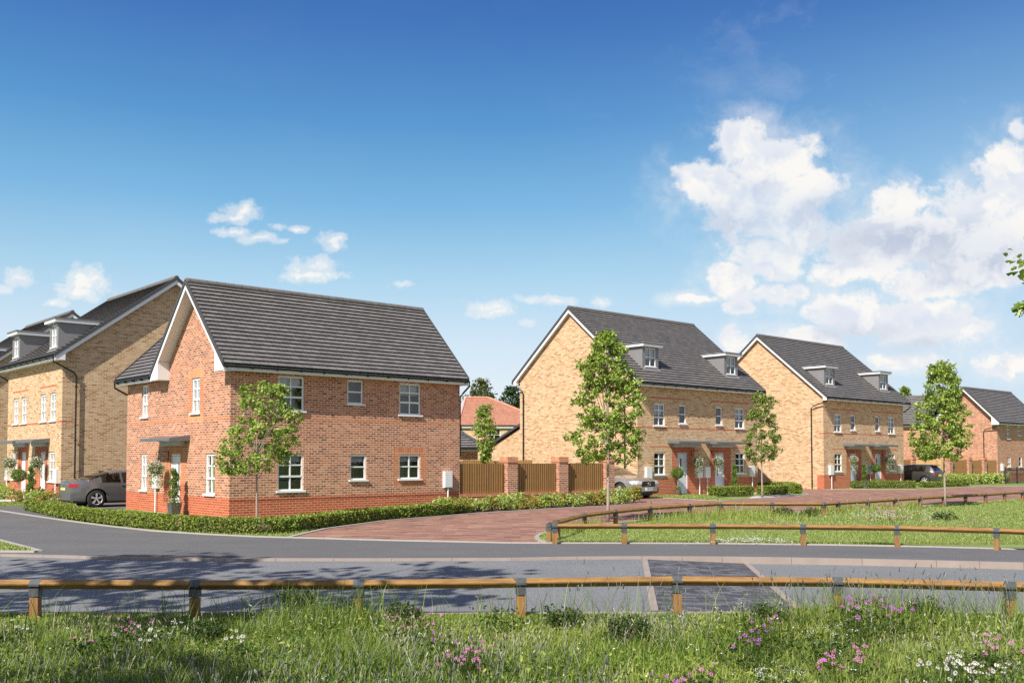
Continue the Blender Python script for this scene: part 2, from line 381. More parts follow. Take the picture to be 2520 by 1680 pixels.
# ------------------------------------------------------------------ houses
class WF:                                   # a wall plane: origin, tangent, outward normal (house local)
    def __init__(s, o, t, n): s.o, s.t, s.n = Vector(o), Vector(t), Vector(n)
    def p(s, u, z, out=0.): q = s.o + s.t * u + s.n * out; return Vector((q.x, q.y, z))
    def box(s, mb, u0, u1, z0, z1, o0, o1, mat):
        mb.obox(s.p(u0, z0, o0), s.t * (u1 - u0), s.n * (o1 - o0), Vector((0, 0, z1 - z0)), mat)
def wall(mb, wf, L, Hh, mat, holes=(), bands=(), poly=None, depth=.1, u0=0.):
    xs = {u0, L}; zs = {0., Hh}
    for h in holes: xs |= {h[0], h[1]}; zs |= {h[2], h[3]}
    for b in bands: xs |= {max(u0, b[0]), min(L, b[1])}; zs |= {b[2], min(b[3], Hh)}
    xs = sorted(xs); zs = sorted(zs)
    for i in range(len(xs) - 1):
        for j in range(len(zs) - 1):
            cx, cz = (xs[i] + xs[i + 1]) / 2, (zs[j] + zs[j + 1]) / 2
            if any(h[0] < cx < h[1] and h[2] < cz < h[3] for h in holes): continue
            m = mat
            for b in bands:
                if b[0] < cx < b[1] and b[2] < cz < b[3]: m = b[4]
            q = [wf.p(xs[i], zs[j]), wf.p(xs[i + 1], zs[j]), wf.p(xs[i + 1], zs[j + 1]), wf.p(xs[i], zs[j + 1])]
            mb.face(q, m, [(xs[i], zs[j]), (xs[i + 1], zs[j]), (xs[i + 1], zs[j + 1]), (xs[i], zs[j + 1])])
    for h in holes:
        a, b, c, d = h[:4]
        m = mat
        for bb in bands:
            if bb[0] < a + .01 and bb[1] > b - .01 and bb[2] < (c + d) / 2 < bb[3]: m = bb[4]
        for (p, q) in (((a, c), (a, d)), ((b, d), (b, c)), ((a, d), (b, d)), ((b, c), (a, c))):
            mb.face([wf.p(*p), wf.p(*q), wf.p(*q, -depth), wf.p(*p, -depth)], m)
    if poly: mb.face([wf.p(u, z) for u, z in poly], mat, list(poly))
def window(parent, wf, u0, u1, z0, z1, kind='sash', blind=0., curtain=False, lining=ROOM, rec=.1, label=None, nosill=False):
    mb = MB(); f = .055; g = .022; o0, o1 = -rec, -rec + .06
    wf.box(mb, u0, u0 + f, z0, z1, o0, o1, WHT); wf.box(mb, u1 - f, u1, z0, z1, o0, o1, WHT)
    wf.box(mb, u0 + f, u1 - f, z1 - f - .02, z1, o0, o1, WHT); wf.box(mb, u0 + f, u1 - f, z0, z0 + f, o0, o1, WHT)
    um = (u0 + u1) / 2; a, b = u0 + f, u1 - f
    if kind == 'sash':
        zr = z0 + (z1 - z0) * .39
        wf.box(mb, a, b, zr - .03, zr + .03, o0 + .005, o1 + .008, WHT)
        for (c, d) in ((z0 + f, zr - .03), (zr + .03, z1 - f - .02)): wf.box(mb, um - g, um + g, c, d, o0 + .02, o1 - .008, WHT)
        zt = (zr + z1) / 2; wf.box(mb, a, um - g, zt - g, zt + g, o0 + .02, o1 - .01, WHT); wf.box(mb, um + g, b, zt - g, zt + g, o0 + .02, o1 - .01, WHT)
    elif kind == 'four':
        zt = (z0 + z1) / 2; wf.box(mb, um - g, um + g, z0 + f, z1 - f - .02, o0 + .02, o1 - .008, WHT)
        wf.box(mb, a, um - g, zt - g, zt + g, o0 + .02, o1 - .01, WHT); wf.box(mb, um + g, b, zt - g, zt + g, o0 + .02, o1 - .01, WHT)
    else:
        zt = (z0 + z1) / 2; wf.box(mb, a, b, zt - g, zt + g, o0 + .02, o1 - .01, WHT)
    w = mb.build('window', parent); tag(w, label)
    p = MB(); p.face([wf.p(a, z0 + f, -rec + .025), wf.p(b, z0 + f, -rec + .025), wf.p(b, z1 - f, -rec + .025), wf.p(a, z1 - f, -rec + .025)], GLASS); p.build('pane', w)
    if not nosill:
        s = MB(); wf.box(s, u0 - .06, u1 + .06, z0 - .05, z0 + .004, -rec + .003, .06, WHT); s.build('sill', w)
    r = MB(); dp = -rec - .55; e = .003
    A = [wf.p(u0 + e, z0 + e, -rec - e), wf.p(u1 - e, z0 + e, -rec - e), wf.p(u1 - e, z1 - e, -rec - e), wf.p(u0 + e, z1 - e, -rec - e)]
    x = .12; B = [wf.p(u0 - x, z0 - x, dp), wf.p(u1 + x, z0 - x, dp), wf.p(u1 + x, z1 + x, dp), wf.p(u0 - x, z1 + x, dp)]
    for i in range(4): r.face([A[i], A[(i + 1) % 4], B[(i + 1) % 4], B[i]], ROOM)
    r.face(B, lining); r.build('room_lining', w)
    if blind or curtain:
        q = MB()
        if blind: wf.box(q, a, b, z1 - (z1 - z0) * blind, z1 - .03, -rec - .07, -rec - .06, BLIND)
        if curtain:
            for (c, d) in ((a - .02, a + .13), (b - .13, b + .02)): wf.box(q, c, d, z0 + .01, z1 - .02, -rec - .12, -rec - .09, CURT)
        q.build('blind' if blind else 'curtain', w)
    return w
def door(parent, wf, u0, u1, zt, mat, rec=.1, strip=.3, fan=False):
    mb = MB(); wf.box(mb, u0, u0 + .05, .05, zt, -rec, -rec + .06, mat); wf.box(mb, u1 - .05, u1, .05, zt, -rec, -rec + .06, mat)
    wf.box(mb, u0 + .05, u1 - .05, zt - .06, zt, -rec, -rec + .06, mat)
    a, b = u0 + .06, u1 - .06; g0 = a + (b - a) * strip; g1 = g0 + .12
    for (p, q, r, s) in ((a, g0, .08, zt - .07), (g1, b, .08, zt - .07), (g0, g1, .08, .95), (g0, g1, zt - .3, zt - .07)): wf.box(mb, p, q, r, s, -rec, -rec + .04, mat)
    d = mb.build('door', parent)
    gl = MB(); wf.box(gl, g0 + .01, g1 - .01, .96, zt - .31, -rec + .005, -rec + .02, BLK)
    for k in range(3): wf.box(gl, g0 + .03, g1 - .03, 1.0 + k * .3, 1.16 + k * .3, -rec + .021, -rec + .026, CHROME)
    gl.build('glazed_strip', d)
    hd = MB(); wf.box(hd, b - .1, b - .07, .95, 1.15, -rec + .041, -rec + .06, CHROME); wf.box(hd, b - .2, b - .101, 1.05, 1.07, -rec + .05, -rec + .07, CHROME); hd.build('handle', d)
    sl = MB(); wf.box(sl, u0, u1, 0.004, .05, -rec, .05, PATH); sl.build('doorstep', d)
def canopy(parent, wf, a, b, zc, box, proj=.75):
    mb = MB(); n = 5
    for k in range(n):                       # lead-look segments along the front edge
        x0 = a + (b - a) * k / n; x1 = a + (b - a) * (k + 1) / n - .006
        p = [wf.p(x0, zc, 0), wf.p(x1, zc, 0), wf.p(x1, zc - .02, proj), wf.p(x0, zc - .02, proj)]
        q = [v + Vector((0, 0, .1 if i > 1 else .17)) for i, v in enumerate(p)]
        if k % 2: p = [v + Vector((0, 0, .012)) for v in p]
        m = DGR
        mb.face(p[::-1], GRT); mb.face(q, m)
        for i in range(4): mb.face([p[i], p[(i + 1) % 4], q[(i + 1) % 4], q[i]], m)
    c = mb.build('canopy', parent)
    s = MB(); u0, u1, z0, z1 = box
    p = [wf.p(u0, z0, .002), wf.p(u1, z0, .002), wf.p(u1, z0, .16), wf.p(u0, z0, .16)]
    q = [wf.p(u0, zc - .002, .002), wf.p(u1, zc - .002, .002), wf.p(u1, zc - .002, .2), wf.p(u0, zc - .002, .2)]
    s.face(p[::-1], GRT)
    for i in range(4): s.face([p[i], p[(i + 1) % 4], q[(i + 1) % 4], q[i]], GRT)
    s.build('canopy_bracket', c)
def meter(parent, wf, u0, u1, z0=.85, z1=1.42, pipe=True):
    mb = MB(); wf.box(mb, u0, u1, z0, z1, .002, .12, METER); wf.box(mb, u0 + .02, u1 - .02, z0 + .02, z1 - .02, .121, .132, METER)
    m = mb.build('meter_box', parent)
    if pipe:
        t = MB(); um = (u0 + u1) / 2; t.tube([wf.p(um, 0, .08), wf.p(um, z0, .08)], .028, METER, 8); t.build('pipe', m)
def slope(mb, E0, E1, R0, R1, mat, n, lift=.048):
    E0, E1, R0, R1 = map(Vector, (E0, E1, R0, R1))
    N = (E1 - E0).cross(R0 - E0).normalized()
    if N.z < 0: N = -N
    T = (E1 - E0).normalized(); u = lambda P: (P - E0).dot(T)
    for k in range(n):
        a0 = E0.lerp(R0, k / n); a1 = E1.lerp(R1, k / n); b0 = E0.lerp(R0, (k + 1) / n); b1 = E1.lerp(R1, (k + 1) / n)
        A0, A1 = a0 + N * lift, a1 + N * lift; B0, B1 = b0 + N * .004, b1 + N * .004
        v0, v1 = (k + .03) * .205, (k + .97) * .205
        if 'terracotta' in mat.name: v0, v1 = (k + .03) * .1, (k + .97) * .1
        mb.face([A0, A1, B1, B0], mat, [(u(A0), v0), (u(A1), v0), (u(B1), v1), (u(B0), v1)])
        dn = (E0 - R0).normalized() * -.03
        mb.face([a0 + dn, a1 + dn, A1, A0], BLK)  # risers coloured black to paint the shadow under each tile lap
        mb.face([a0, A0, B0, b0], mat, [(0, 0)] * 4); mb.face([a1, A1, B1, b1], mat, [(0, 0)] * 4)
    mb.face([E0, R0, R1, E1], DRY)
def gable_roof(parent, M, a0, a1, front, apex, rear, wa0, wa1, wb0, wb1, n=20, ends=(True, True), bw=.62):
    """M(a,b,z) maps ridge axis a and cross axis b to house-local"""
    mb = MB()
    slope(mb, M(a0, *front), M(a1, *front), M(a0, *apex), M(a1, *apex), TILE, n)
    slope(mb, M(a0, *rear), M(a1, *rear), M(a0, *apex), M(a1, *apex), TILE, n)
    roof = mb.build('roof', parent)
    rd = MB(); k = int((a1 - a0) / .45); L = (a1 - a0) / k
    for i in range(k): rd.tube([M(a0 + i * L, apex[0], apex[1] + .01), M(a0 + (i + 1) * L - .012, apex[0], apex[1] + .01)], .115, TILE, 12)
    rd.build('ridge', roof)
    for side, aw, ae, on in ((-1, wa0, a0, ends[0]), (1, wa1, a1, ends[1])):
        if not on: continue
        vg = MB(); bg = MB()
        for foot in (front, rear):
            f = Vector((foot[0], foot[1])); p = Vector(apex); w = .045 * side
            for (m, t0, t1, x0, x1) in ((vg, .075, -.075, ae - .012 * side, ae + w), (bg, -.077, -.25, ae - .03 * side, ae + .012 * side)):
                top = [M(x0, f.x, f.y + t0), M(x0, p.x, p.y + t0), M(x1, p.x, p.y + t0), M(x1, f.x, f.y + t0)]
                bot = [M(x0, f.x, f.y + t1), M(x0, p.x, p.y + t1), M(x1, p.x, p.y + t1), M(x1, f.x, f.y + t1)]
                mt = DRY if m is vg else WHT
                m.face(top, mt); m.face(bot[::-1], mt)
                for i in range(4): m.face([top[i], top[(i + 1) % 4], bot[(i + 1) % 4], bot[i]], mt)
            # sloping soffit back to the wall and boxed end at the eave
            bg.face([M(ae - .03 * side, f.x, f.y - .2), M(ae - .03 * side, p.x, p.y - .2), M(aw, p.x, p.y - .2), M(aw, f.x, f.y - .2)], WHT)
            s = 1 if foot is front else -1
            zb = foot[1] - .2
            bx0, bx1 = foot[0] + .03 * s, foot[0] + bw * s
            q0 = [M(ae + .011 * side, bx0, zb), M(ae + .011 * side, bx1, zb), M(aw, bx1, zb), M(aw, bx0, zb)]
            rise = (apex[1] - foot[1]) / abs(apex[0] - foot[0])
            q1 = [M(ae + .011 * side, bx0, zb + .1), M(ae + .011 * side, bx1, zb + .1 + (bw - .12) * rise), M(aw, bx1, zb + .1 + (bw - .12) * rise), M(aw, bx0, zb + .1)]
            bg.face(q0, WHT); bg.face(q1, WHT)
            for i in range(4): bg.face([q0[i], q0[(i + 1) % 4], q1[(i + 1) % 4], q1[i]], WHT)
        vg.build('verge_trim', roof); bg.build('bargeboard', roof)
    for foot, s, wb in ((front, 1, wb0), (rear, -1, wb1)):
        fs = MB(); z = foot[1]
        p = [M(a0 + .03, foot[0] + .05 * s, z - .19), M(a1 - .03, foot[0] + .05 * s, z - .19), M(a1 - .03, foot[0] + .075 * s, z - .19), M(a0 + .03, foot[0] + .075 * s, z - .19)]
        q = [v + Vector((0, 0, .17)) for v in p]
        fs.face(p, WHT); fs.face(q, WHT)
        for i in range(4): fs.face([p[i], p[(i + 1) % 4], q[(i + 1) % 4], q[i]], WHT)
        fs.face([M(a0 + .03, foot[0] + .07 * s, z - .175), M(a1 - .03, foot[0] + .07 * s, z - .175), M(a1 - .03, wb, z - .175), M(a0 + .03, wb, z - .175)], WHT)
        fs.build('fascia', roof)
        gt = MB(); gb = foot[0] - .005 * s; gz = z - .045
        sec = [(.055 * math.cos(t), .06 * math.sin(t)) for t in [math.pi + math.pi * i / 6 for i in range(7)]]
        sec = sec + [(x * .85, y * .85 + .002) for x, y in reversed(sec)]
        A = [M(a0 - .02, gb + x, gz + y) for x, y in sec]; B = [M(a1 + .02, gb + x, gz + y) for x, y in sec]
        for i in range(len(sec)): j = (i + 1) % len(sec); gt.face([A[i], A[j], B[j], B[i]], BLK)
        gt.face(A, BLK); gt.face(B, BLK)
        nb = int((a1 - a0) / .85)
        for i in range(nb + 1):
            a = a0 + .1 + i * (a1 - a0 - .25) / nb
            P = M(a, gb - .062 * s, gz - .07); Q = M(a + .045, gb - .062 * s, gz - .07); R = M(a, gb + .05 * s, gz - .085)
            gt.obox(P, Q - P, R - P, (0, 0, .075), BLK)
        gt.build('gutter', roof)
    return roof
def downpipe(parent, pts, r=.034):
    mb = MB(); mb.tube(pts, r, BLK, 8)
    p, q = Vector(pts[-2]), Vector(pts[-1])
    for k in range(3):
        c = p.lerp(q, .08 + k * .42); mb.lathe([(r * 1.45, -.03), (r * 1.45, .03)], BLK, 8, c)
    mb.build('downpipe', parent)

HX = lambda a, b, z: Vector((a, b, z))       # ridge along local x
HY = lambda a, b, z: Vector((b, a, z))       # ridge along local y
def red_house(name, o, label, rwins, lwins=True, door_on=True, group=None):
    h = empty(name, o, RZ, label, 'house', group)
    W, D, He = 8.9, 8.35, 4.6
    R = WF((0, 0, 0), (1, 0, 0), (0, -1, 0)); L = WF((0, 0, 0), (0, 1, 0), (-1, 0, 0))
    mb = MB(); pb = .64
    bands = [(-1, 99, 0, pb, PLI), (-1, 99, 3.06, 3.135, ORA)]
    bR = bands + [(b[0], b[1], b[2], b[3], b[4]) for w in rwins if len(w) > 6 for b in w[6]]
    wall(mb, R, W, He, RED, [w[:4] for w in rwins], bR)
    lh = []; bL = list(bands)
    if lwins:
        lh = [(6.42, 7.0, 3.3, 4.44), (2.15, 2.78, 3.3, 4.44), (6.42, 7.0, .72, 2.0), (1.0, 1.68, .72, 2.0), (3.6, 4.42, 0., 1.99)]
        bL += [(3.15, 4.9, 0, 2.26, PLI), (1.88, 3.04, 3.02, 3.27, SOB), (1.88, 3.04, 4.44, 4.6, SOB), (1.88, 2.15, 3.27, 4.44, ORA), (2.78, 3.04, 3.27, 4.44, ORA), (3.16, 4.89, 1.0, 2.25, ORA)]
    elif True: bL += []
    rz = lambda b: 7.42 - abs(b - 2.41) * (7.42 - 4.48) / 2.79 if b < 5.2 else 4.5
    wall(mb, L, D, 4.48, RED, lh, bL, poly=None)
    mb.face([L.p(-.0, 4.48), L.p(4.9, 4.48), L.p(4.9, rz(4.9)), L.p(2.41, 7.4), L.p(0, rz(0))], RED, [(0, 4.48), (4.9, 4.48), (4.9, rz(4.9)), (2.41, 7.4), (0, rz(0))])
    if lwins:
        for (a, b) in ((1.88, 3.04),): mb.face([L.p(a, 4.44, .003), L.p(b, 4.44, .003), L.p(b, 4.7, .003), L.p(a, 4.7, .003)], SOB, [(a, 4.5), (b, 4.5), (b, 4.72), (a, 4.72)])
    B = WF((W, 0, 0), (0, 1, 0), (1, 0, 0)); wall(mb, B, 4.9, 4.48, RED, (), bands)
    mb.face([B.p(0, 4.48), B.p(4.9, 4.48), B.p(4.9, rz(4.9)), B.p(2.41, 7.4), B.p(0, rz(0))], RED)
    wall(mb, WF((0, 4.9, 0), (1, 0, 0), (0, 1, 0)), W, 4.48, RED, (), bands, u0=4.5)
    wall(mb, WF((0, D, 0), (1, 0, 0), (0, 1, 0)), 4.5, 4.48, RED, (), bands)
    mb.face([(0, D, 4.48), (4.5, D, 4.48), (4.5, D, 4.5), (2.25, D, 6.9), (0, D, 4.55)], RED)
    wall(mb, WF((4.5, 4.9, 0), (0, 1, 0), (1, 0, 0)), D - 4.9, 4.48, RED, (), bands)
    # projecting plinth course
    mb.obox((-.012, -.012, pb - .075), (W + .024, 0, 0), (0, .011, 0), (0, 0, .06), PLI); 
    mb.build('wall', h)
    gable_roof(h, HX, -.4, 9.0, (-.38, 4.68), (2.41, 7.5), (5.2, 4.68), 0, W, 0, 4.9, 20)
    # lower wing roof to the left
    wr = MB(); slope(wr, (-.38, 5.22, 4.68), (-.38, 8.55, 4.68), (2.3, 5.22, 7.25), (2.3, 8.55, 7.25), TILE, 17)
    slope(wr, (4.9, 5.22, 4.68), (4.9, 8.55, 4.68), (2.3, 5.22, 7.25), (2.3, 8.55, 7.25), TILE, 17)
    wo = wr.build('wing_roof', h)
    fm = MB(); fm.box(-.33, 5.22, 4.49, -.305, 8.5, 4.66, WHT); fm.box(-.304, 5.22, 4.5, 0, 8.5, 4.515, WHT); fm.build('fascia', wo)
    gm = MB()
    gm.tube([(-.385, 5.15, 4.63), (-.385, 8.6, 4.63)], .055, BLK, 10)
    for i in range(5): gm.box(-.46, 5.3 + i * .75, 4.54, -.33, 5.36 + i * .75, 4.6, BLK)
    gm.build('gutter', wo)
    vt = MB()
    for y0 in (8.55,):
        for (p, q) in (((-.4, 4.72), (2.3, 7.3)), ((5.0, 4.72), (2.3, 7.3))):
            vt.face([(p[0], y0, p[1] - .1), (q[0], y0, q[1] - .1), (q[0], y0, q[1] + .04), (p[0], y0, p[1] + .04)], DRY)
            vt.face([(p[0], y0 + .04, p[1] - .1), (q[0], y0 + .04, q[1] - .1), (q[0], y0 + .04, q[1] + .04), (p[0], y0 + .04, p[1] + .04)], DRY)
            vt.face([(p[0], y0, p[1] + .04), (q[0], y0, q[1] + .04), (q[0], y0 + .04, q[1] + .04), (p[0], y0 + .04, p[1] + .04)], DRY)
    vt.build('verge_trim', wo)
    downpipe(h, [(-.38, 8.62, 4.58), (-.38, 8.62, 4.42), (-.02, 8.5, 4.2), (.22, 8.43, 4.1), (.22, 8.43, 0)])
    for w in rwins: window(h, R, *w[:4], kind=w[4], **(w[5] or {}))
    if lwins:
        window(h, L, 6.42, 7.0, 3.3, 4.44, curtain=True); window(h, L, 2.15, 2.78, 3.3, 4.44)
        window(h, L, 6.42, 7.0, .72, 2.0, curtain=True); window(h, L, 1.0, 1.68, .72, 2.0, curtain=True)
        door(h, L, 3.6, 4.42, 1.99, DOORW, strip=.18)
        canopy(h, L, 2.85, 5.3, 2.42, (3.2, 4.9, 2.26, 2.44), .7)
        meter(h, L, 5.25, 5.65, .82, 1.38)
    return h
sur = [(6.0, 7.42, 1.99, 2.22, SOL), (6.0, 7.42, .86, 1.06, SOL), (6.0, 6.24, 1.06, 1.99, ORA), (7.14, 7.42, 1.06, 1.99, ORA)]
C = G(563, 1278)
rw = [(1.61, 2.53, 3.35, 4.46, 'sash', dict(blind=.3)), (4.14, 4.76, 3.65, 4.46, 'two', {}), (6.24, 7.15, 3.35, 4.46, 'sash', dict(blind=.38)),
      (1.62, 2.53, .82, 1.99, 'sash', dict(lining=ROOMG, blind=.22)), (4.27, 4.9, 1.13, 1.99, 'two', dict(blind=.3)), (6.24, 7.14, 1.13, 1.99, 'four', dict(blind=.3), sur)]
rh = red_house('red_brick_house', C, 'red brick corner house with a tall gable, nearest house behind the long hedge', rw)
Rf = WF((0, 0, 0), (1, 0, 0), (0, -1, 0)); meter(rh, Rf, 8.13, 8.49, .80, 1.39)
downpipe(rh, [(9.05, -.38, 4.62), (9.05, -.38, 4.45), (8.98, -.12, 4.22), (8.98, .08, 4.08), (8.98, .08, 1.9)])
# far right house of the same type, smaller windows
C4 = G(1780 + 2120 / 3.1365, 1185)
sm = [(1.65, 2.8, 2.0, 2.2, SOL), (1.65, 2.8, .95, 1.1, SOL), (1.65, 1.89, 1.1, 2.0, ORA), (2.56, 2.8, 1.1, 2.0, ORA)]
r4w = [(1.85, 2.46, 3.4, 4.46, 'sash', dict(curtain=True)), (4.07, 4.66, 3.7, 4.46, 'two', {}), (1.89, 2.56, 1.15, 2.0, 'sash', {}, sm), (4.2, 4.8, 1.15, 2.0, 'two', {}), (6.5, 7.4, 3.4, 4.46, 'sash', dict(blind=.3))]
r4 = red_house('red_brick_house', C4, 'red brick house at the far right behind the black railings', r4w, lwins=False)
downpipe(r4, [(-.42, -.38, 4.62), (-.42, -.38, 4.45), (-.12, .9, 4.1), (-.08, 1.0, 3.95), (-.08, 1.0, 0)])
meter(r4, Rf, .55, .95, .85, 1.42)

def buff_semi():
    h = empty('buff_brick_semi', (0, 0, 0), RZ, 'x', 'house')
    W, D = 9.95, 8.4
    R = WF((0, 0, 0), (1, 0, 0), (0, -1, 0)); L = WF((0, 0, 0), (0, 1, 0), (-1, 0, 0)); pb = .85
    wins = [(1.24, 2.07, 3.44, 4.54, 'sash', dict(blind=.5)), (3.2, 3.75, 3.58, 4.54, 'two', {}), (6.23, 6.78, 3.58, 4.54, 'two', {}), (7.92, 8.75, 3.44, 4.54, 'sash', dict(blind=.5)),
            (1.24, 2.07, 1.04, 2.15, 'sash', dict(curtain=True)), (7.92, 8.75, 1.04, 2.15, 'sash', dict(curtain=True))]
    drs = [(3.04, 3.86), (6.12, 6.94)]
    holes = [w[:4] for w in wins] + [(a, b, 0., 2.13) for a, b in drs]
    bR = [(-1, 99, 0, pb, PLI), (2.61, 4.43, 0, 2.42, PLI), (5.69, 7.51, 0, 2.42, PLI), (-1, 99, 3.3, 3.375, PLI), (.97, 4.15, 4.78, 4.85, PLI), (5.88, 9.16, 4.78, 4.85, PLI), (.9, 2.61, 2.37, 2.44, PLI), (7.51, 9.1, 2.37, 2.44, PLI)]
    mb = MB(); wall(mb, R, W, 5.32, YEL, holes, bR)
    front, apex, rear = (-.42, 5.5), (4.45, 9.6), (8.8, 6.0)
    def rz(b): return (apex[1] - (apex[0] - b) * (apex[1] - front[1]) / (apex[0] - front[0]) if b < apex[0] else apex[1] - (b - apex[0]) * (apex[1] - rear[1]) / (rear[0] - apex[0])) - .1
    for x in (0, W):
        w = WF((x, 0, 0), (0, 1, 0), (-1 if x == 0 else 1, 0, 0))
        bb = [(-1, .45, 0, pb, PLI), (-1, .3, 3.3, 3.375, PLI)] if x == 0 else [(-1, 99, 0, pb, PLI)]
        wall(mb, w, D, 5.3, YEL, (), bb)
        mb.face([w.p(0, 5.3), w.p(D, 5.3), w.p(D, rz(D)), w.p(apex[0], rz(apex[0])), w.p(0, rz(0))], YEL, [(0, 5.3), (D, 5.3), (D, rz(D)), (apex[0], rz(apex[0])), (0, rz(0))])
    wall(mb, WF((0, D, 0), (1, 0, 0), (0, 1, 0)), W, 5.85, YEL)
    mb.build('wall', h)
    gable_roof(h, HX, -.2, W + .2, front, apex, rear, 0, W, 0, D, 29, bw=.3)
    for w in wins: window(h, R, *w[:4], kind=w[4], **w[5])
    for a, b in drs: door(h, R, a, b, 2.13, DOOR)
    canopy(h, R, 2.25, 4.75, 2.6, (2.61, 4.43, 2.41, 2.6)); canopy(h, R, 5.3, 7.8, 2.6, (5.69, 7.51, 2.41, 2.6))
    meter(h, R, .53, .96); meter(h, R, 4.5, 4.93); meter(h, R, 5.15, 5.58); meter(h, R, 9.12, 9.55)
    for x in (.93, 7.62): dormer(h, HX, x, x + 1.22, .45, front, apex, 7.36)
    downpipe(h, [(-.22, -.42, 5.42), (-.22, -.42, 5.25), (-.16, .55, 4.98), (-.08, .75, 4.85), (-.08, .75, 0)])
    downpipe(h, [(-.22, 8.72, 5.95), (-.22, 8.72, 5.75), (-.12, 8.1, 5.5), (-.08, 8.05, 5.35), (-.08, 8.05, 0)])
    downpipe(h, [(W + .22, -.42, 5.42), (W + .22, -.42, 5.25), (W + .1, -.1, 4.95), (W + .08, .3, 4.85), (W + .08, .3, 0)])
    return h
def dormer(h, M, a0, a1, b, front, apex, ztop):
    k = (apex[1] - front[1]) / (apex[0] - front[0]); zs = lambda bb: front[1] + (bb - front[0]) * k
    zb = zs(b) - .02; bb_ = front[0] + (ztop + .1 - front[1]) / k
    s0 = M(1, 0, 0) - M(0, 0, 0); fb = Vector(M(0, 1, 0)) - Vector(M(0, 0, 0))
    wf = WF(M(a0, b, 0), s0, -fb); w = a1 - a0
    mb = MB(); wall(mb, wf, w, ztop, LEAD, [(.2, w - .2, zb + .17, ztop - .05)], depth=.09)
    # drop the parts of that wall below the tiles
    keep = [i for i, f in enumerate(mb.f) if max(mb.v[j][2] for j in f) > zb + .05]
    mb2 = MB()
    for i in keep:
        mb2.face([(mb.v[j][0], mb.v[j][1], max(mb.v[j][2], zb)) for j in mb.f[i]], LEAD)
    for a in (a0, a1): mb2.face([M(a, b, zb), M(a, b, ztop), M(a, bb_, ztop), M(a, front[0] + (ztop - front[1]) / k, ztop)], LEAD)
    for (p, q) in ((a0 - .05, a1 + .05),):     # lead apron at the foot
        P = [M(p, b - .12, zs(b - .12) + .05), M(q, b - .12, zs(b - .12) + .05), M(q, b, zb + .1), M(p, b, zb + .1)]; mb2.face(P, LEAD)
    d = mb2.build('dormer', h)
    rf = MB(); x0, x1, y0 = a0 - .14, a1 + .14, b - .18
    for (z0, z1, m, e) in ((ztop, ztop + .12, WHT, 0), (ztop + .121, ztop + .18, DGR, .03)):
        p = M(x0 - e, y0 - e, z0); q = M(x1 + e, y0 - e, z0); r = M(x0 - e, bb_ + .1, z0); rf.obox(p, q - p, r - p, (0, 0, z1 - z0), m)
    rf.build('dormer_roof', d)
    wn = MB(); u0, u1, z0, z1 = .2, w - .2, zb + .17, ztop - .05; f = .045; um = (u0 + u1) / 2
    for (p, q, r, s) in ((u0, u0 + f, z0, z1), (u1 - f, u1, z0, z1), (u0 + f, u1 - f, z0, z0 + f), (u0 + f, u1 - f, z1 - f, z1), (um - .015, um + .015, z0 + f, z1 - f), (u0 + f, um - .015, (z0 + z1) / 2 - .015, (z0 + z1) / 2 + .015), (um + .015, u1 - f, (z0 + z1) / 2 - .015, (z0 + z1) / 2 + .015)):
        wf.box(wn, p, q, r, s, -.08, -.03, WHT)
    wf.box(wn, u0 - .03, u1 + .03, z0 - .05, z0, -.08, .05, WHT)
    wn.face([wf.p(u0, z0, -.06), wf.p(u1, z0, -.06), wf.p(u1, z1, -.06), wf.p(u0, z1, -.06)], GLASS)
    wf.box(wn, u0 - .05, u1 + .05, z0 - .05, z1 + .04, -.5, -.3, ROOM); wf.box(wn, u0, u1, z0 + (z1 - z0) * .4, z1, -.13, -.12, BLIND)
    wn.build('dormer_window', d)
C2 = G(1569, 1222)
s2 = buff_semi(); s2.location = (*C2, 0); s2['label'] = 'buff brick pair of houses with two dormers behind the tallest young tree'
s3 = copy_tree(s2); C3 = off(C2, 17.02, .17); s3.location = (*C3, 0); s3['label'] = 'buff brick pair of houses with two dormers, second along and beside the black hatchback'
for s in (s2, s3): s['group'] = 'matching buff brick pairs of houses with pale doors'

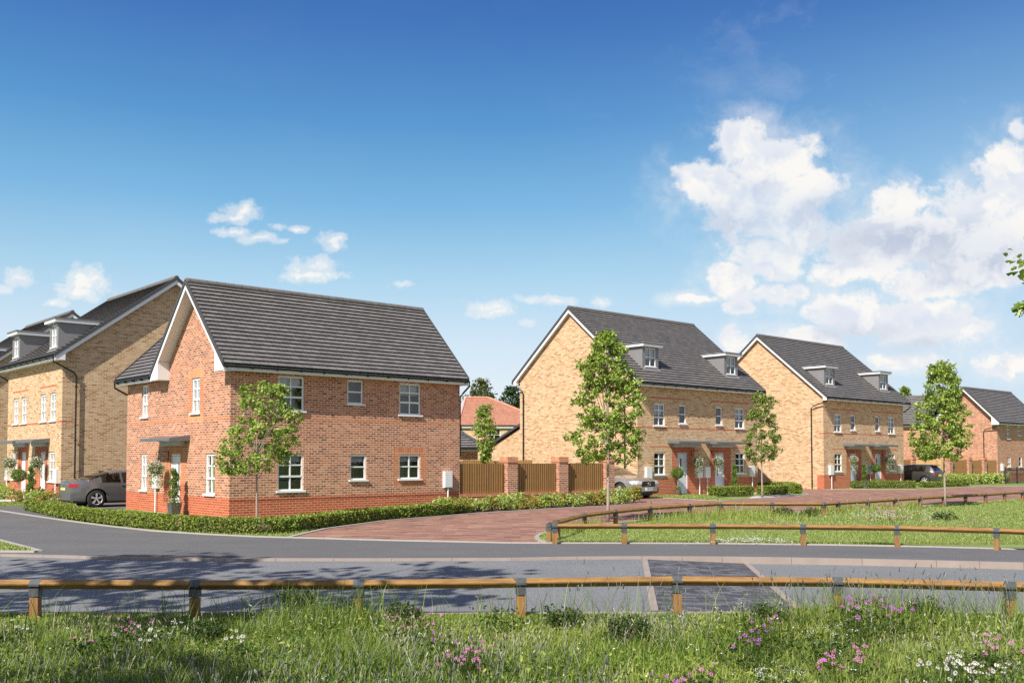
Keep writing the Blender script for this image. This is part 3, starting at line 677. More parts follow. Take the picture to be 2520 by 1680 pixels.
def buff_left():
    h = empty('buff_brick_semi', (0, 0, 0), RZ, 'x', 'house')
    W, D = 9.1, 7.7
    L = WF((0, 0, 0), (0, 1, 0), (-1, 0, 0)); R = WF((0, 0, 0), (1, 0, 0), (0, -1, 0)); pb = .84
    wins = [(.78, 1.57, 3.38, 4.53, 'sash', dict(curtain=True)), (2.04, 2.83, 3.38, 4.53, 'sash', dict(curtain=True)), (4.79, 5.59, 3.38, 4.53, 'sash', dict(curtain=True)), (6.07, 6.8, 3.38, 4.53, 'sash', dict(curtain=True)),
            (.8, 1.58, .9, 2.12, 'sash', dict(blind=.5)), (6.1, 6.81, .9, 2.12, 'sash', dict(blind=.5))]
    drs = [(2.04, 2.79), (4.77, 5.49)]
    bL = [(-1, 99, 0, pb, PLI), (1.72, 3.44, 0, 2.35, PLI), (4.47, 6.0, 0, 2.35, PLI), (-1, 99, 3.28, 3.355, PLI), (.7, 3.0, 4.78, 4.85, PLI), (4.5, 7.0, 4.78, 4.85, PLI)]
    mb = MB(); wall(mb, L, D, 5.8, YEL, [w[:4] for w in wins] + [(a, b, 0., 2.11) for a, b in drs], bL)
    front, apex, rear = (-.4, 5.97), (4.55, 9.62), (9.5, 5.97)
    rz = lambda b: apex[1] - abs(b - apex[0]) * (apex[1] - front[1]) / (apex[0] - front[0]) - .1
    for y in (0, D):
        w = WF((0, y, 0), (1, 0, 0), (0, -1 if y == 0 else 1, 0))
        wall(mb, w, W, 5.8, YEL, (), [(-1, 99, 0, .5, PLI), (-1, .45, 0, pb, PLI), (-1, .5, 3.28, 3.355, PLI)])
        mb.face([w.p(0, 5.8), w.p(W, 5.8), w.p(W, rz(W)), w.p(apex[0], rz(apex[0])), w.p(0, rz(0))], YEL, [(0, 5.8), (W, 5.8), (W, rz(W)), (apex[0], rz(apex[0])), (0, rz(0))])
    wall(mb, WF((W, 0, 0), (0, 1, 0), (1, 0, 0)), D, 5.8, YEL)
    mb.build('wall', h)
    gable_roof(h, HY, -.25, D + .25, front, apex, rear, 0, D, 0, W, 30, bw=.42)
    for w in wins: window(h, L, *w[:4], kind=w[4], **w[5])
    for a, b in drs: door(h, L, a, b, 2.11, DOORW, strip=.2)
    canopy(h, L, 1.45, 3.75, 2.5, (1.75, 3.4, 2.34, 2.52), .7); canopy(h, L, 4.2, 6.5, 2.5, (4.5, 6.1, 2.34, 2.52), .7)
    meter(h, L, .15, .6, .84, 1.41); meter(h, L, 3.55, 3.95, .84, 1.41); meter(h, L, 7.15, 7.55, .84, 1.41)
    for y in (.55, 5.95): dormer(h, HY, y, y + 1.12, -.02, front, apex, 7.38)
    downpipe(h, [(-.42, -.2, 5.9), (-.42, -.2, 5.7), (.4, -.14, 5.3), (.51, -.09, 5.15), (.51, -.09, 0)])
    downpipe(h, [(-.42, D + .26, 5.9), (-.42, D + .26, 5.7), (.1, D + .12, 5.35), (.12, D + .09, 5.2), (.12, D + .09, 0)])
    return h
C1 = G(148, 1241)
y1 = buff_left(); y1.location = (*C1, 0); y1['label'] = 'buff brick pair of houses with white doors behind the silver coupe'
y0 = copy_tree(y1); y0.location = (*off(C1, -.1, 13.3), 0); y0['label'] = 'buff brick house at the left edge, its shaded wall cut off by the frame'

# house with a hipped terracotta roof, far behind the timber fence
def hip_house():
    q_ = ray(1131, 1127); t_ = 90 / q_[1]; o = (q_[0] * t_, 90.); h = empty('hipped_roof_house', o, 0., 'buff brick house under a hipped terracotta tiled roof behind the fence', 'house')
    dpt = math.hypot(*o); k = o[1] / F
    sc_ = 1.0; Wd = 8.8; Dp = 7.4; e = 4.9
    h.rotation_euler = (0, 0, rad(4))
    mb = MB(); Fw = WF((0, 0, 0), (1, 0, 0), (0, -1, 0))
    holes = [(2.6, 3.75, 3.4, 4.6), (5.0, 5.9, 3.7, 4.6), (6.9, 8., 3.4, 4.6)]
    wall(mb, Fw, Wd, e, YEL, holes); wall(mb, WF((0, 0, 0), (0, 1, 0), (-1, 0, 0)), Dp, e, YEL); wall(mb, WF((Wd, 0, 0), (0, 1, 0), (1, 0, 0)), Dp, e, YEL); wall(mb, WF((0, Dp, 0), (1, 0, 0), (0, 1, 0)), Wd, e, YEL)
    mb.build('wall', h)
    for q in holes: window(h, Fw, *q, kind='four')
    rf = MB(); a = -.2; z0 = e - .05; z1 = 7.6
    E = [(a, a, z0), (Wd - a, a, z0), (Wd - a, Dp - a, z0), (a, Dp - a, z0)]; R0, R1 = (.6, 3.6, z1), (2.8, 3.6, z1)
    slope(rf, E[0], E[1], R0, R1, TILR, 26, .03); slope(rf, E[3], E[2], R0, R1, TILR, 26, .03); slope(rf, E[0], E[3], R0, R0, TILR, 26, .03); slope(rf, E[1], E[2], R1, R1, TILR, 26, .03)
    r = rf.build('roof', h)
    HIPC = plain('pink_hip_tile', (.62, .36, .30), .7)
    hp = MB()
    for p, q in ((E[0], R0), (R0, R1), (R1, E[1]), (R0, E[3]), (R1, E[2])): hp.tube([Vector(p) + Vector((0, 0, .05)), Vector(q) + Vector((0, 0, .05))], .11, HIPC if p == E[0] else TILR, 8)
    hp.build('hip_tiles', r)
    g = MB(); g.box(a - .02, a - .03, z0 - .22, Wd - a, a, z0 - .02, WHT); g.box(a - .1, a - .12, z0 - .05, Wd - a, a - .031, z0 + .05, BLK); g.build('gutter', r)
    downpipe(h, [(.15, -.4, 4.7), (.15, -.08, 4.4), (.15, -.08, 0)], .045)
hip_house()
# garage with dark hipped roof (brick) next to the corner house, and buff garage beyond the fence
def garages():
    p = off(C, 13.5, 15.0)
    r = ray(1176, 1124); t = 50 / r[1]; gx, gy = r[0] * t, 50.
    h = empty('brick_garage', (gx, gy), rad(3), 'small red brick garage with dark hipped roof behind the corner house', 'garage')
    mb = MB(); mb.box(-5, 0, 0, 0, 5, 2.18, RED); mb.build('wall', h)
    f = MB(); f.box(-5.15, -.2, 2.18, .22, 5.15, 2.36, WHT); f.build('fascia', h)
    rf = MB(); E = [(-5.3, -.35, 2.36), (.36, -.35, 2.36), (.36, 5.3, 2.36), (-5.3, 5.3, 2.36)]
    T0, T1 = (-3.4, 2.4, 3.55), (-1.5, 2.4, 3.55)
    for (p, q, a, b) in ((0, 1, T0, T1), (3, 2, T0, T1), (0, 3, T0, T0), (1, 2, T1, T1)): slope(rf, E[p], E[q], a, b, TILE, 9, .05)
    rf.tube([Vector(E[1]) + Vector((0, 0, .08)), Vector(T1) + Vector((0, 0, .06))], .08, DRY, 6)
    g = rf.build('roof', h); gg = MB(); gg.box(-5.4, -.46, 2.3, .48, -.351, 2.42, BLK); gg.build('gutter', g)
    # lean-to gabled garage of buff brick behind the tall buff gable
    q = off(C2, .6, 8.45)
    h2 = empty('buff_garage', q, RZ, 'buff brick garage with a sloping dark verge beside the tall buff gable', 'garage')
    mb = MB(); prof = [(0, 0), (3.15, 0), (3.15, 2.45), (0, 3.75)]
    mb.face([(0, y, z) for y, z in prof], YEL, list(prof)); mb.face([(5, y, z) for y, z in prof], YEL, list(prof)); mb.face([(0, 3.15, 0), (5, 3.15, 0), (5, 3.15, 2.45), (0, 3.15, 2.45)], YEL)
    mb.build('wall', h2)
    rf = MB(); slope(rf, (-.12, 3.4, 2.4), (5.1, 3.4, 2.4), (-.12, 0.02, 3.85), (5.1, 0.02, 3.85), TILE, 18); r2 = rf.build('roof', h2)
    v = MB(); A, B = Vector((-.16, 3.45, 2.36)), Vector((-.16, .02, 3.83)); v.obox(A, B - A, (.05, 0, 0), (0, 0, .14), DRY); v.box(-.12, 3.16, 2.2, 0, 3.4, 2.42, WHT); v.build('verge_trim', r2)
garages()

# ------------------------------------------------------------------ fences with brick piers
def pier_fence(o, span, piers, label, rz=RZ, top=1.65, low=.55, sides=True):
    h = empty('brick_and_timber_fence', o, rz, label, 'fence')
    mb = MB(); mb.box(0.004, 0, 0, span, .22, low - .1, PLI); mb.build('dwarf_wall', h)
    cp = MB(); cp.box(0.004, -.012, low - .1, span, .232, low, SOL); cp.build('coping', h)
    edges = [0.] + [x for p in piers for x in (p - .01, p + .51)] + [span]
    for p in piers:
        m = MB(); m.box(p, -.1, 0, p + .5, .35, top + .04, RED); m.box(p - .03, -.13, top + .04, p + .53, .38, top + .11, ORA); m.box(p - .01, -.11, top + .11, p + .51, .36, top + .24, SOL); m.build('pier', h)
    for a, b in zip(edges[::2], edges[1::2]):
        if b - a < .3: continue
        m = MB(); x = a + .02
        while x < b - .05:
            w = min(.115, b - x)
            m.face([(x, .06, low + .01), (x + w, .085, low + .01), (x + w, .085, top), (x, .06, top)], FENC)
            m.face([(x, .06, low + .01), (x, .06, top), (x, .09, top), (x, .09, low + .01)], FENC)
            m.face([(x, .06, top), (x + w, .085, top), (x + w, .12, top), (x, .12, top)], FENC)
            x += w
        m.face([(a, .12, low), (b, .12, low), (b, .12, top), (a, .12, top)], FENC)
        m.build('panel', h)
    return h
fo = off(C, 8.9, .0)
pier_fence(fo, 8.3, [2.25, 4.97, 7.7], 'timber fence between red brick piers running from the corner house')
def timber_fence(a, b, hgt, label, mat=FENL):
    d = (b[0] - a[0], b[1] - a[1]); Ln = math.hypot(*d); h = empty('timber_fence', a, math.atan2(d[1], d[0]), label, 'fence')
    x = 0.; k = 0
    while x < Ln:
        w = min(1.8, Ln - x); m = MB(); n = int(w / .115) + 1; dz = (k % 2) * .03
        for i in range(n):
            u0 = x + i * w / n; u1 = x + (i + 1) * w / n
            m.face([(u0, -.02, 0), (u1, 0, 0), (u1, 0, hgt + dz), (u0, -.02, hgt + dz)], mat); m.face([(u0, -.02, hgt + dz), (u1, 0, hgt + dz), (u1, .03, hgt + dz), (u0, .03, hgt + dz)], mat)
            m.face([(u0, -.02, 0), (u0, -.02, hgt + dz), (u0, .03, hgt + dz), (u0, .03, 0)], mat)
        m.face([(x, .03, 0), (x + w, .03, 0), (x + w, .03, hgt + dz), (x, .03, hgt + dz)], mat)
        m.build('panel', h); x += w; k += 1
timber_fence(off(C, 10.5, 8.5), off(C, 20.4, 8.5), 1.72, 'pale timber fence showing just above the pier fence')
timber_fence(off(C, 15.0, 16.5), off(C, 20.0, 16.5), 1.98, 'short taller run of pale timber fence in front of the hipped roof house')
fz = G(1780 + 2120 / 3.1365, 1188)
# far right fence
g1 = G(2336, 1188.5)
def far_fence():
    PX = lambda x: 1780 + x / 3.1365
    uA = on_plane(C4, U, PX(1742), 1180)[0]; o = off(C4, uA, 0)
    ps = [on_plane(C4, U, PX(x), 1180)[0] - uA for x in (1742, 1890, 2006)]
    pier_fence(o, -uA - .01, ps, 'timber fence with brick piers far off by the last house', top=1.68)
    k = on_plane(o, V, PX(1482), 1180)[0]; e = off(o, 0, k)
    timber_fence(off(o, .2, .4), e, 1.72, 'pale timber fence behind the black hatchback')
    w = on_plane(e, U, PX(1385), 1180)[0]; pier_fence(off(e, w, 0), -w, [-w - .55], 'dark timber panel and brick pier beside the second pair of buff houses', top=1.72)
far_fence()
def railings():
    a = G(2474, 1190); b = G(2640, 1187); d = (b[0] - a[0], b[1] - a[1]); Ln = math.hypot(*d)
    h = empty('iron_railings', a, math.atan2(d[1], d[0]), 'black iron railings at the right edge by the far red house', 'railings')
    m = MB()
    for z in (.12, .98): m.box(0, -.02, z, Ln, .02, z + .04, IRON)
    m.build('rail', h)
    m = MB(); n = int(Ln / .11)
    for i in range(n + 1): m.tube([(i * .11, 0, .03), (i * .11, 0, 1.12), (i * .11, 0, 1.2)], [.02, .02, .004], IRON, 5)
    b_ = m.build('bars', h)
    for i in range(0, n + 1, 12):
        q = MB(); q.box(i * .11 - .028, -.028, 0, i * .11 + .028, .028, 1.22, IRON); q.build('post', h)
railings()

# ------------------------------------------------------------------ knee rails
def knee_rail(pts, label):
    h = empty('knee_rail', (*pts[0], 0), 0, label, 'knee rail')
    o = Vector((*pts[0], 0)); P = [Vector((*p, 0)) - o for p in pts]; zt = .45
    for i, p in enumerate(P):
        if i == 0: d = P[1] - P[0]
        elif i == len(P) - 1: d = P[-1] - P[-2]
        else: d = (P[i + 1] - P[i]).normalized() + (P[i] - P[i - 1]).normalized()
        d.normalize(); n = Vector((-d.y, d.x, 0)); w = .05
        m = MB(); m.obox(p - d * w - n * w + Vector((0, 0, -.12)), d * 2 * w, n * 2 * w, (0, 0, .12 + .24), POSTW); po = m.build('post', h)
        k = MB(); w2 = .056; k.obox(p - d * w2 - n * w2 + Vector((0, 0, .255)), d * 2 * w2, n * 2 * w2, (0, 0, .09), METAL)
        sec = [(0, .060), (.058, .004), (.058, -.02), (0, -.045), (-.058, -.02), (-.058, .004)]
        A = [p - d * .062 + n * x + Vector((0, 0, zt - .06 + z)) for x, z in sec]; B = [p + d * .062 + n * x + Vector((0, 0, zt - .06 + z)) for x, z in sec]
        for j in range(6): q = (j + 1) % 6; k.face([A[j], A[q], B[q], B[j]], METAL)
        k.face(A, METAL); k.face(B, METAL)
        k.build('steel_cap', po)
    for a, b in zip(P, P[1:]):
        d = (b - a).normalized(); n = Vector((-d.y, d.x, 0)); Ln = (b - a).length
        sec = [(0, .054), (.05, .008), (.046, -.006), (0, -.056), (-.046, -.006), (-.05, .008)]
        m = MB()
        A = [(.0, x, z) for x, z in sec]; B = [(Ln, x, z) for x, z in sec]
        for j in range(6): q = (j + 1) % 6; m.face([A[j], A[q], B[q], B[j]], RAILW)
        m.face(A, RAILW); m.face(B, RAILW)
        r = m.build('rail', h); r.location = a + Vector((0, 0, zt - .06)); r.rotation_euler = (0, 0, math.atan2(d.y, d.x))
    return h
z7 = lambda x, y: (x / 1.86667, 1180 + y / 1.86667); z8 = lambda x, y: (1260 + x / 1.86667, 1180 + y / 1.86667)
fr = [G(-330, 1425.5, .45)] + [G(*z7(x, y), .45) for x, y in ((165, 455), (897, 458), (1648, 457))] + [G(*z8(x, y), .45) for x, y in ((40, 449), (758, 440), (1495, 446), (2287, 466))] + [G(2880, 1439, .45)]
knee_rail(fr, 'low timber knee rail with steel caps across the whole foreground')
ir = [G(*z8(x, y), .45) for x, y in ((170, 194), (196, 200), (515, 200), (922, 201), (1337, 204), (1768, 209), (2225, 221), (2640, 236))]
knee_rail(ir[1:], 'low timber knee rail along the near side of the grass island')
br = [ir[0]] + [G(*z8(x, y), .45) for x, y in ((210, 183), (332, 152), (475, 136), (635, 121), (815, 110), (960, 102), (1195, 103), (1432, 103), (1498, 99), (1635, 92), (1760, 84), (1875, 77), (1983, 71), (2083, 66), (2175, 61), (2263, 56), (2345, 51), (2430, 46))]
knee_rail(br, 'curving timber knee rail along the far side of the grass island')

# ------------------------------------------------------------------ ground, road, paths
def sheet(name, pts, z, mat, kind='structure'):
    mb = MB(); mb.face([(*p, z) for p in pts], mat)
    o = mb.build(name); o['kind'] = kind; return o
def strip(name, pts, w, z0, z1, mat, unit=.915, gap=.006):
    """kerb units laid along a line, w to the left of the direction of travel"""
    mb = MB(); P = [Vector((*p, 0)) for p in pts]
    for a, b in zip(P, P[1:]):
        d = b - a; Ln = d.length
        if Ln < 1e-3: continue
        d.normalize(); n = Vector((-d.y, d.x, 0)) * w; k = max(1, round(Ln / unit)); L = Ln / k
        for i in range(k):
            s = a + d * (i * L); mb.obox(s + Vector((0, 0, z0)), d * (L - gap), n, (0, 0, z1 - z0 + .0), mat)
    o = mb.build(name); o['kind'] = 'structure'; return o
sheet('ground', [(-900, -60), (900, -60), (900, 1500), (-900, 1500)], -.2, FARG)
kl = [(-1200, 1350), (-400, 1358), (0, 1364.8), (214, 1370.2), (536, 1376), (964, 1376.2), (1260, 1375), (1421, 1372), (1581, 1371), (1778, 1371.8), (1948, 1374), (2122, 1377), (2305, 1381), (2520, 1386.5), (3100, 1404), (4200, 1440)]
KL = [G(*p) for p in kl]
sheet('lawn', KL + [(140, KL[-1][1]), (140, 260), (-140, 260), (-140, KL[0][1])], 0, LAWNG)
NY = 11.86
sheet('verge_ground', [(-60, -8), (60, -8), (60, NY - .12), (-60, NY - .12)], 0, MEADG)
strip('near_kerb', [(-40, NY - .125), (40, NY - .125)], .125, -.2, .012, KERB)
strip('far_kerb', KL, .14, -.2, .014, KERB)
# road: raised table on the left, block paved ramp, lower carriageway on the right
l0, l1 = G(1580, 1374.5, -.03), G(1598.6, 1489.6, -.03); r0, r1 = G(1830.5, 1386, -.1), G(1945.7, 1489.6, -.1)
def ext(a, b, y): t = (y - a[1]) / (b[1] - a[1]); return (a[0] + (b[0] - a[0]) * t, y)
L0, L1, R0_, R1_ = ext(l0, l1, 19.6), ext(l0, l1, NY - .05), ext(r0, r1, 19.6), ext(r0, r1, NY - .05)
rd = MB(); rd.face([(-60, NY - .05, -.03), (*L1, -.03), (*L0, -.03), (-60, 19.6, -.03)], ASPH)
rd.face([(*R1_, -.1), (60, NY - .05, -.1), (60, 19.6, -.1), (*R0_, -.1)], ASPH)
rd.build('road')['kind'] = 'structure'
rp = MB(); rp.face([(*L1, -.03), (*R1_, -.1), (*R0_, -.1), (*L0, -.03)], RAMPM); rp.build('speed_ramp')['kind'] = 'structure'
kb = MB()
for a, b, z in ((L1, L0, -.03), (R1_, R0_, -.1)):
    n = 9
    for i in range(n):
        p = (a[0] + (b[0] - a[0]) * i / n, a[1] + (b[1] - a[1]) * i / n, z - .05); q = (a[0] + (b[0] - a[0]) * (i + .985) / n, a[1] + (b[1] - a[1]) * (i + .985) / n, z - .05)
        kb.obox(p, Vector(q) - Vector(p), (.10, 0, 0), (0, 0, .058), KERB)
kb.build('ramp_edging')['kind'] = 'structure'
# footway asphalt
fe = [(-500, 1205), (-200, 1234), (0, 1257.7), (80, 1270), (161, 1282), (270, 1296), (375, 1307.5), (500, 1315.5), (627, 1321.5), (716, 1324), (964, 1331), (1260, 1337.2), (1330, 1337.6), (1536, 1337.8), (1760, 1338.6), (2063, 1342.5), (2300, 1347), (2520, 1353), (3200, 1374)]
FE = [G(*p) for p in fe]
sheet('footway', [(p[0], p[1] + .13) for p in KL[:-1]] + FE[::-1], .006, FOOT)
strip('footway_edging', FE, .1, -.05, .03, EDGE)
tri = [G(-300, 1250), G(0, 1334), G(91, 1358.5), G(0, 1358), G(-400, 1352)]
sheet('corner_lawn', tri, .02, LAWNG); strip('corner_lawn_edging', [tri[0], tri[1], tri[2], tri[3], tri[4]], .11, -.05, .04, EDGE)
# drive of the left houses
sheet('driveway', [G(-300, 1228), G(0, 1246.5), G(60, 1245), off(C1, -.8, -.05), off(C1, 12, -.05), off(C, 12, 8.6), off(C, -.2, 8.5), off(C, -1.6, 8.3), G(160, 1277), G(80, 1268), G(0, 1256.5), G(-300, 1219)], .012, FOOT)
sheet('front_path', [G(-100, 1232), G(60, 1228.5), G(66, 1233.5), G(-100, 1237)], .012, PATH)
# red block paving
pe = [(716, 1323), (804, 1302), (956, 1281.5), (1060, 1273), (1180, 1263.5), (1325, 1254), (1480, 1246), (1582, 1238.5)]
pv = [G(*p) for p in pe] + [off(C2, -4.6, -2.2), off(C2, -4.6, 12), off(C2, -.6, 12), off(C2, -.6, -1.0)]
south = [(1591, 1222.5), (1700, 1229.5), (1776, 1233), (1848, 1227), (1905, 1224.5), (1969, 1221), (1992, 1217.5), (1985, 1214.5), (1962, 1212.5)]
pv += [G(*p) for p in south] + [off(C2, 12.5, .3), off(C2, 12.5, 14), off(C3, -.1, 14), off(C3, -.1, -.05)]
north = [(2029, 1204.5), (2255, 1204.5), (2318, 1202), (2382, 1198), (2450, 1196.6), (2520, 1196.4), (3100, 1192)]
pv += [G(*p) for p in north]
isl_far = [(2700, 1222), (2520, 1228), (2400, 1236.5), (2226, 1248), (2100, 1254.5), (1980, 1260), (1860, 1262.5), (1780, 1264.5), (1703, 1269.5), (1601, 1279.5), (1500, 1290), (1430, 1297.5), (1384, 1303.5), (1345, 1310.5), (1325, 1316.5), (1315, 1322.5), (1316, 1328), (1325, 1333), (1343, 1336.4)]
pv += [G(3100, 1210)] + [G(*p) for p in isl_far] + [FE[13], FE[12], FE[11], FE[10], FE[9]]
sheet('block_paving', pv, .010, PAVE)
strip('paving_edging', [G(*p) for p in pe], .11, -.05, .03, EDGE)
strip('plot_edging', [G(*p) for p in south], .11, -.05, .03, EDGE)
strip('north_edging', [G(*p) for p in north], .11, -.05, .03, EDGE)
isl = [G(*p) for p in isl_far] + [G(*p) for p in ((1536, 1336.8), (1760, 1337.6), (2063, 1341.2), (2300, 1345.5), (2520, 1351.5), (3000, 1366))] + [G(3000, 1214)]
sheet('island_lawn', isl, .022, LAWNG)
strip('island_edging', [G(*p) for p in isl_far], .11, -.05, .045, EDGE)
# front path of the buff pair and planting beds
sheet('slab_path', [off(C2, 2.9, -.05), off(C2, 2.9, -1.3), G(1742, 1219.5), G(1850, 1216.5), G(1872, 1212.8), G(1760, 1212), off(C2, 4.1, -.9), off(C2, 4.1, -.05)], .013, PATH)
sheet('slab_apron', [G(1776, 1232.5), G(1848, 1226.5), G(1905, 1224), G(1969, 1220.6), G(1958, 1216.6), G(1900, 1218.5), G(1852, 1221.5), G(1842, 1226)], .016, PATH)
bed = [off(C, 8.3, -.05), off(C, 17.2, -.05), off(C, 17.3, -1.3), G(1575, 1237.5), G(1480, 1244.8), G(1325, 1252.8), G(1180, 1262), G(1100, 1268)]
sheet('planting_bed', bed, .008, SOIL)

# ------------------------------------------------------------------ plants
def catmull(P, n):
    P = [np.array(p, float) for p in P]; Q = [2 * P[0] - P[1]] + P + [2 * P[-1] - P[-2]]; out = []
    for i in range(1, len(Q) - 2):
        for k in range(n):
            t = k / n; a, b, c, d = Q[i - 1], Q[i], Q[i + 1], Q[i + 2]
            out.append(.5 * (2 * b + (c - a) * t + (2 * a - 5 * b + 4 * c - d) * t * t + (3 * b - a - 3 * c + d) * t ** 3))
    return np.array(out + [P[-1]])
def hedge(pts, label, w=.42, h=.44, leaf=.042, dens=1500, mat=HEDG, group=None, curve=True):
    o0 = np.array(pts[0]); path = catmull(pts, 8) if curve and len(pts) > 2 else np.array(pts, float); path = path - o0
    seg = np.linalg.norm(np.diff(path, axis=0), axis=1); cum = np.concatenate([[0], np.cumsum(seg)]); Ln = cum[-1]
    e = empty('hedge', tuple(pts[0]), 0, label, 'hedge', group)
    def at(s):
        x = np.interp(s, cum, path[:, 0]); y = np.interp(s, cum, path[:, 1])
        x2 = np.interp(np.minimum(s + .05, Ln), cum, path[:, 0]); y2 = np.interp(np.minimum(s + .05, Ln), cum, path[:, 1])
        x1 = np.interp(np.maximum(s - .05, 0), cum, path[:, 0]); y1_ = np.interp(np.maximum(s - .05, 0), cum, path[:, 1])
        d = np.stack([x2 - x1, y2 - y1_], -1); d /= np.linalg.norm(d, axis=-1)[..., None] + 1e-9
        return np.stack([x, y], -1), np.stack([-d[..., 1], d[..., 0]], -1)
    # twiggy core
    ns = max(4, int(Ln / .12)); S = np.linspace(.06, Ln - .06, ns); c, n = at(S); prof = [(-.36, .10), (-.42, .5), (-.38, .86), (0, .93), (.38, .86), (.42, .5), (.36, .10)]
    Vv = []
    for i in range(ns):
        for (a, b) in prof: Vv.append([*(c[i] + n[i] * a * w * (1 + rng.uniform(-.12, .12))), b * h * (1 + rng.uniform(-.07, .05))])
    k = len(prof); Q = [[i * k + j, i * k + (j + 1) % k, (i + 1) * k + (j + 1) % k, (i + 1) * k + j] for i in range(ns - 1) for j in range(k)]
    st = npmesh('stems', np.array(Vv), None, np.array(Q), [TWIG], e)
    N = int(dens * Ln * (2 * h + w)); s = rng.uniform(0, Ln, N); cc, nn = at(s)
    q = rng.uniform(0, 2 * h + w, N); side = np.where(q < h, -1., np.where(q < 2 * h, 1., 0.))
    wob = 1 + .10 * np.sin(s * 5.1) + .07 * np.sin(s * 13.3 + 1) + .05 * np.sin(s * 29.)
    zz = np.where(side == 0, h * (.93 + .07 * wob * rng.uniform(.3, 1.3, N)), rng.uniform(0.1, 1, N) ** .8 * h)
    dep = np.abs(rng.normal(0, .045, N)) + .015 * rng.standard_exponential(N)
    a = np.where(side == 0, rng.uniform(-.5, .5, N) * w, side * (w * .5 * wob * (.86 + .14 * np.sin(np.clip(zz / h, 0, 1) * 3.0)) - dep + .03))
    zz = np.where(side == 0, zz - dep * .6 + .02, zz)
    P = np.concatenate([cc + nn * a[:, None], zz[:, None]], 1)
    for t_end in (0, Ln):                       # the two ends
        M = int(dens * w * h); ce, ne = at(np.full(M, float(t_end))); Pe = np.concatenate([ce + ne * rng.uniform(-.45, .45, M)[:, None] * w, rng.uniform(.1, 1, M)[:, None] * h], 1); P = np.concatenate([P, Pe + rng.normal(0, .03, Pe.shape)])
    Vv, T = leafcards(P, leaf, .3, .15); npmesh('foliage', Vv, T, None, [mat], e)
    m = MB()
    return e
def bush(o, r, hh, label, mat, name='shrub', leaf=.05, n=1500, group=None, cat='shrub', spiky=0.):
    e = empty(name, o, 0, label, cat, group)
    m = MB()
    for k in range(9):
        a = rng.uniform(0, 6.28); m.tube([(0, 0, 0), (math.cos(a) * r * .4, math.sin(a) * r * .4, hh * .45), (math.cos(a) * r * .75, math.sin(a) * r * .75, hh * .8)], [.014, .01, .004], TWIG, 4, False)
    m.build('stems', e)
    nc = 26; cen = []
    for k in range(nc):
        a = rng.uniform(0, 6.28); q = rng.uniform(.1, .85) ** .6; z = rng.uniform(.18, .85); rr = r * q * (1.15 - .6 * abs(z - .35)); cen.append((math.cos(a) * rr, math.sin(a) * rr, z * hh))
    cen = np.array(cen); ci = rng.integers(0, nc, n); d = rng.normal(size=(n, 3)); d /= np.linalg.norm(d, axis=1)[:, None]
    P = cen[ci] + d * (rng.uniform(.5, 1, n) ** .5 * .22 * r * 1.3)[:, None] * np.array([1, 1, .8]); P[:, 2] = np.clip(P[:, 2], .02, None)
    Vv, T = leafcards(P, leaf, .4, .2); npmesh('foliage', Vv, T, None, [mat], e)
    return e

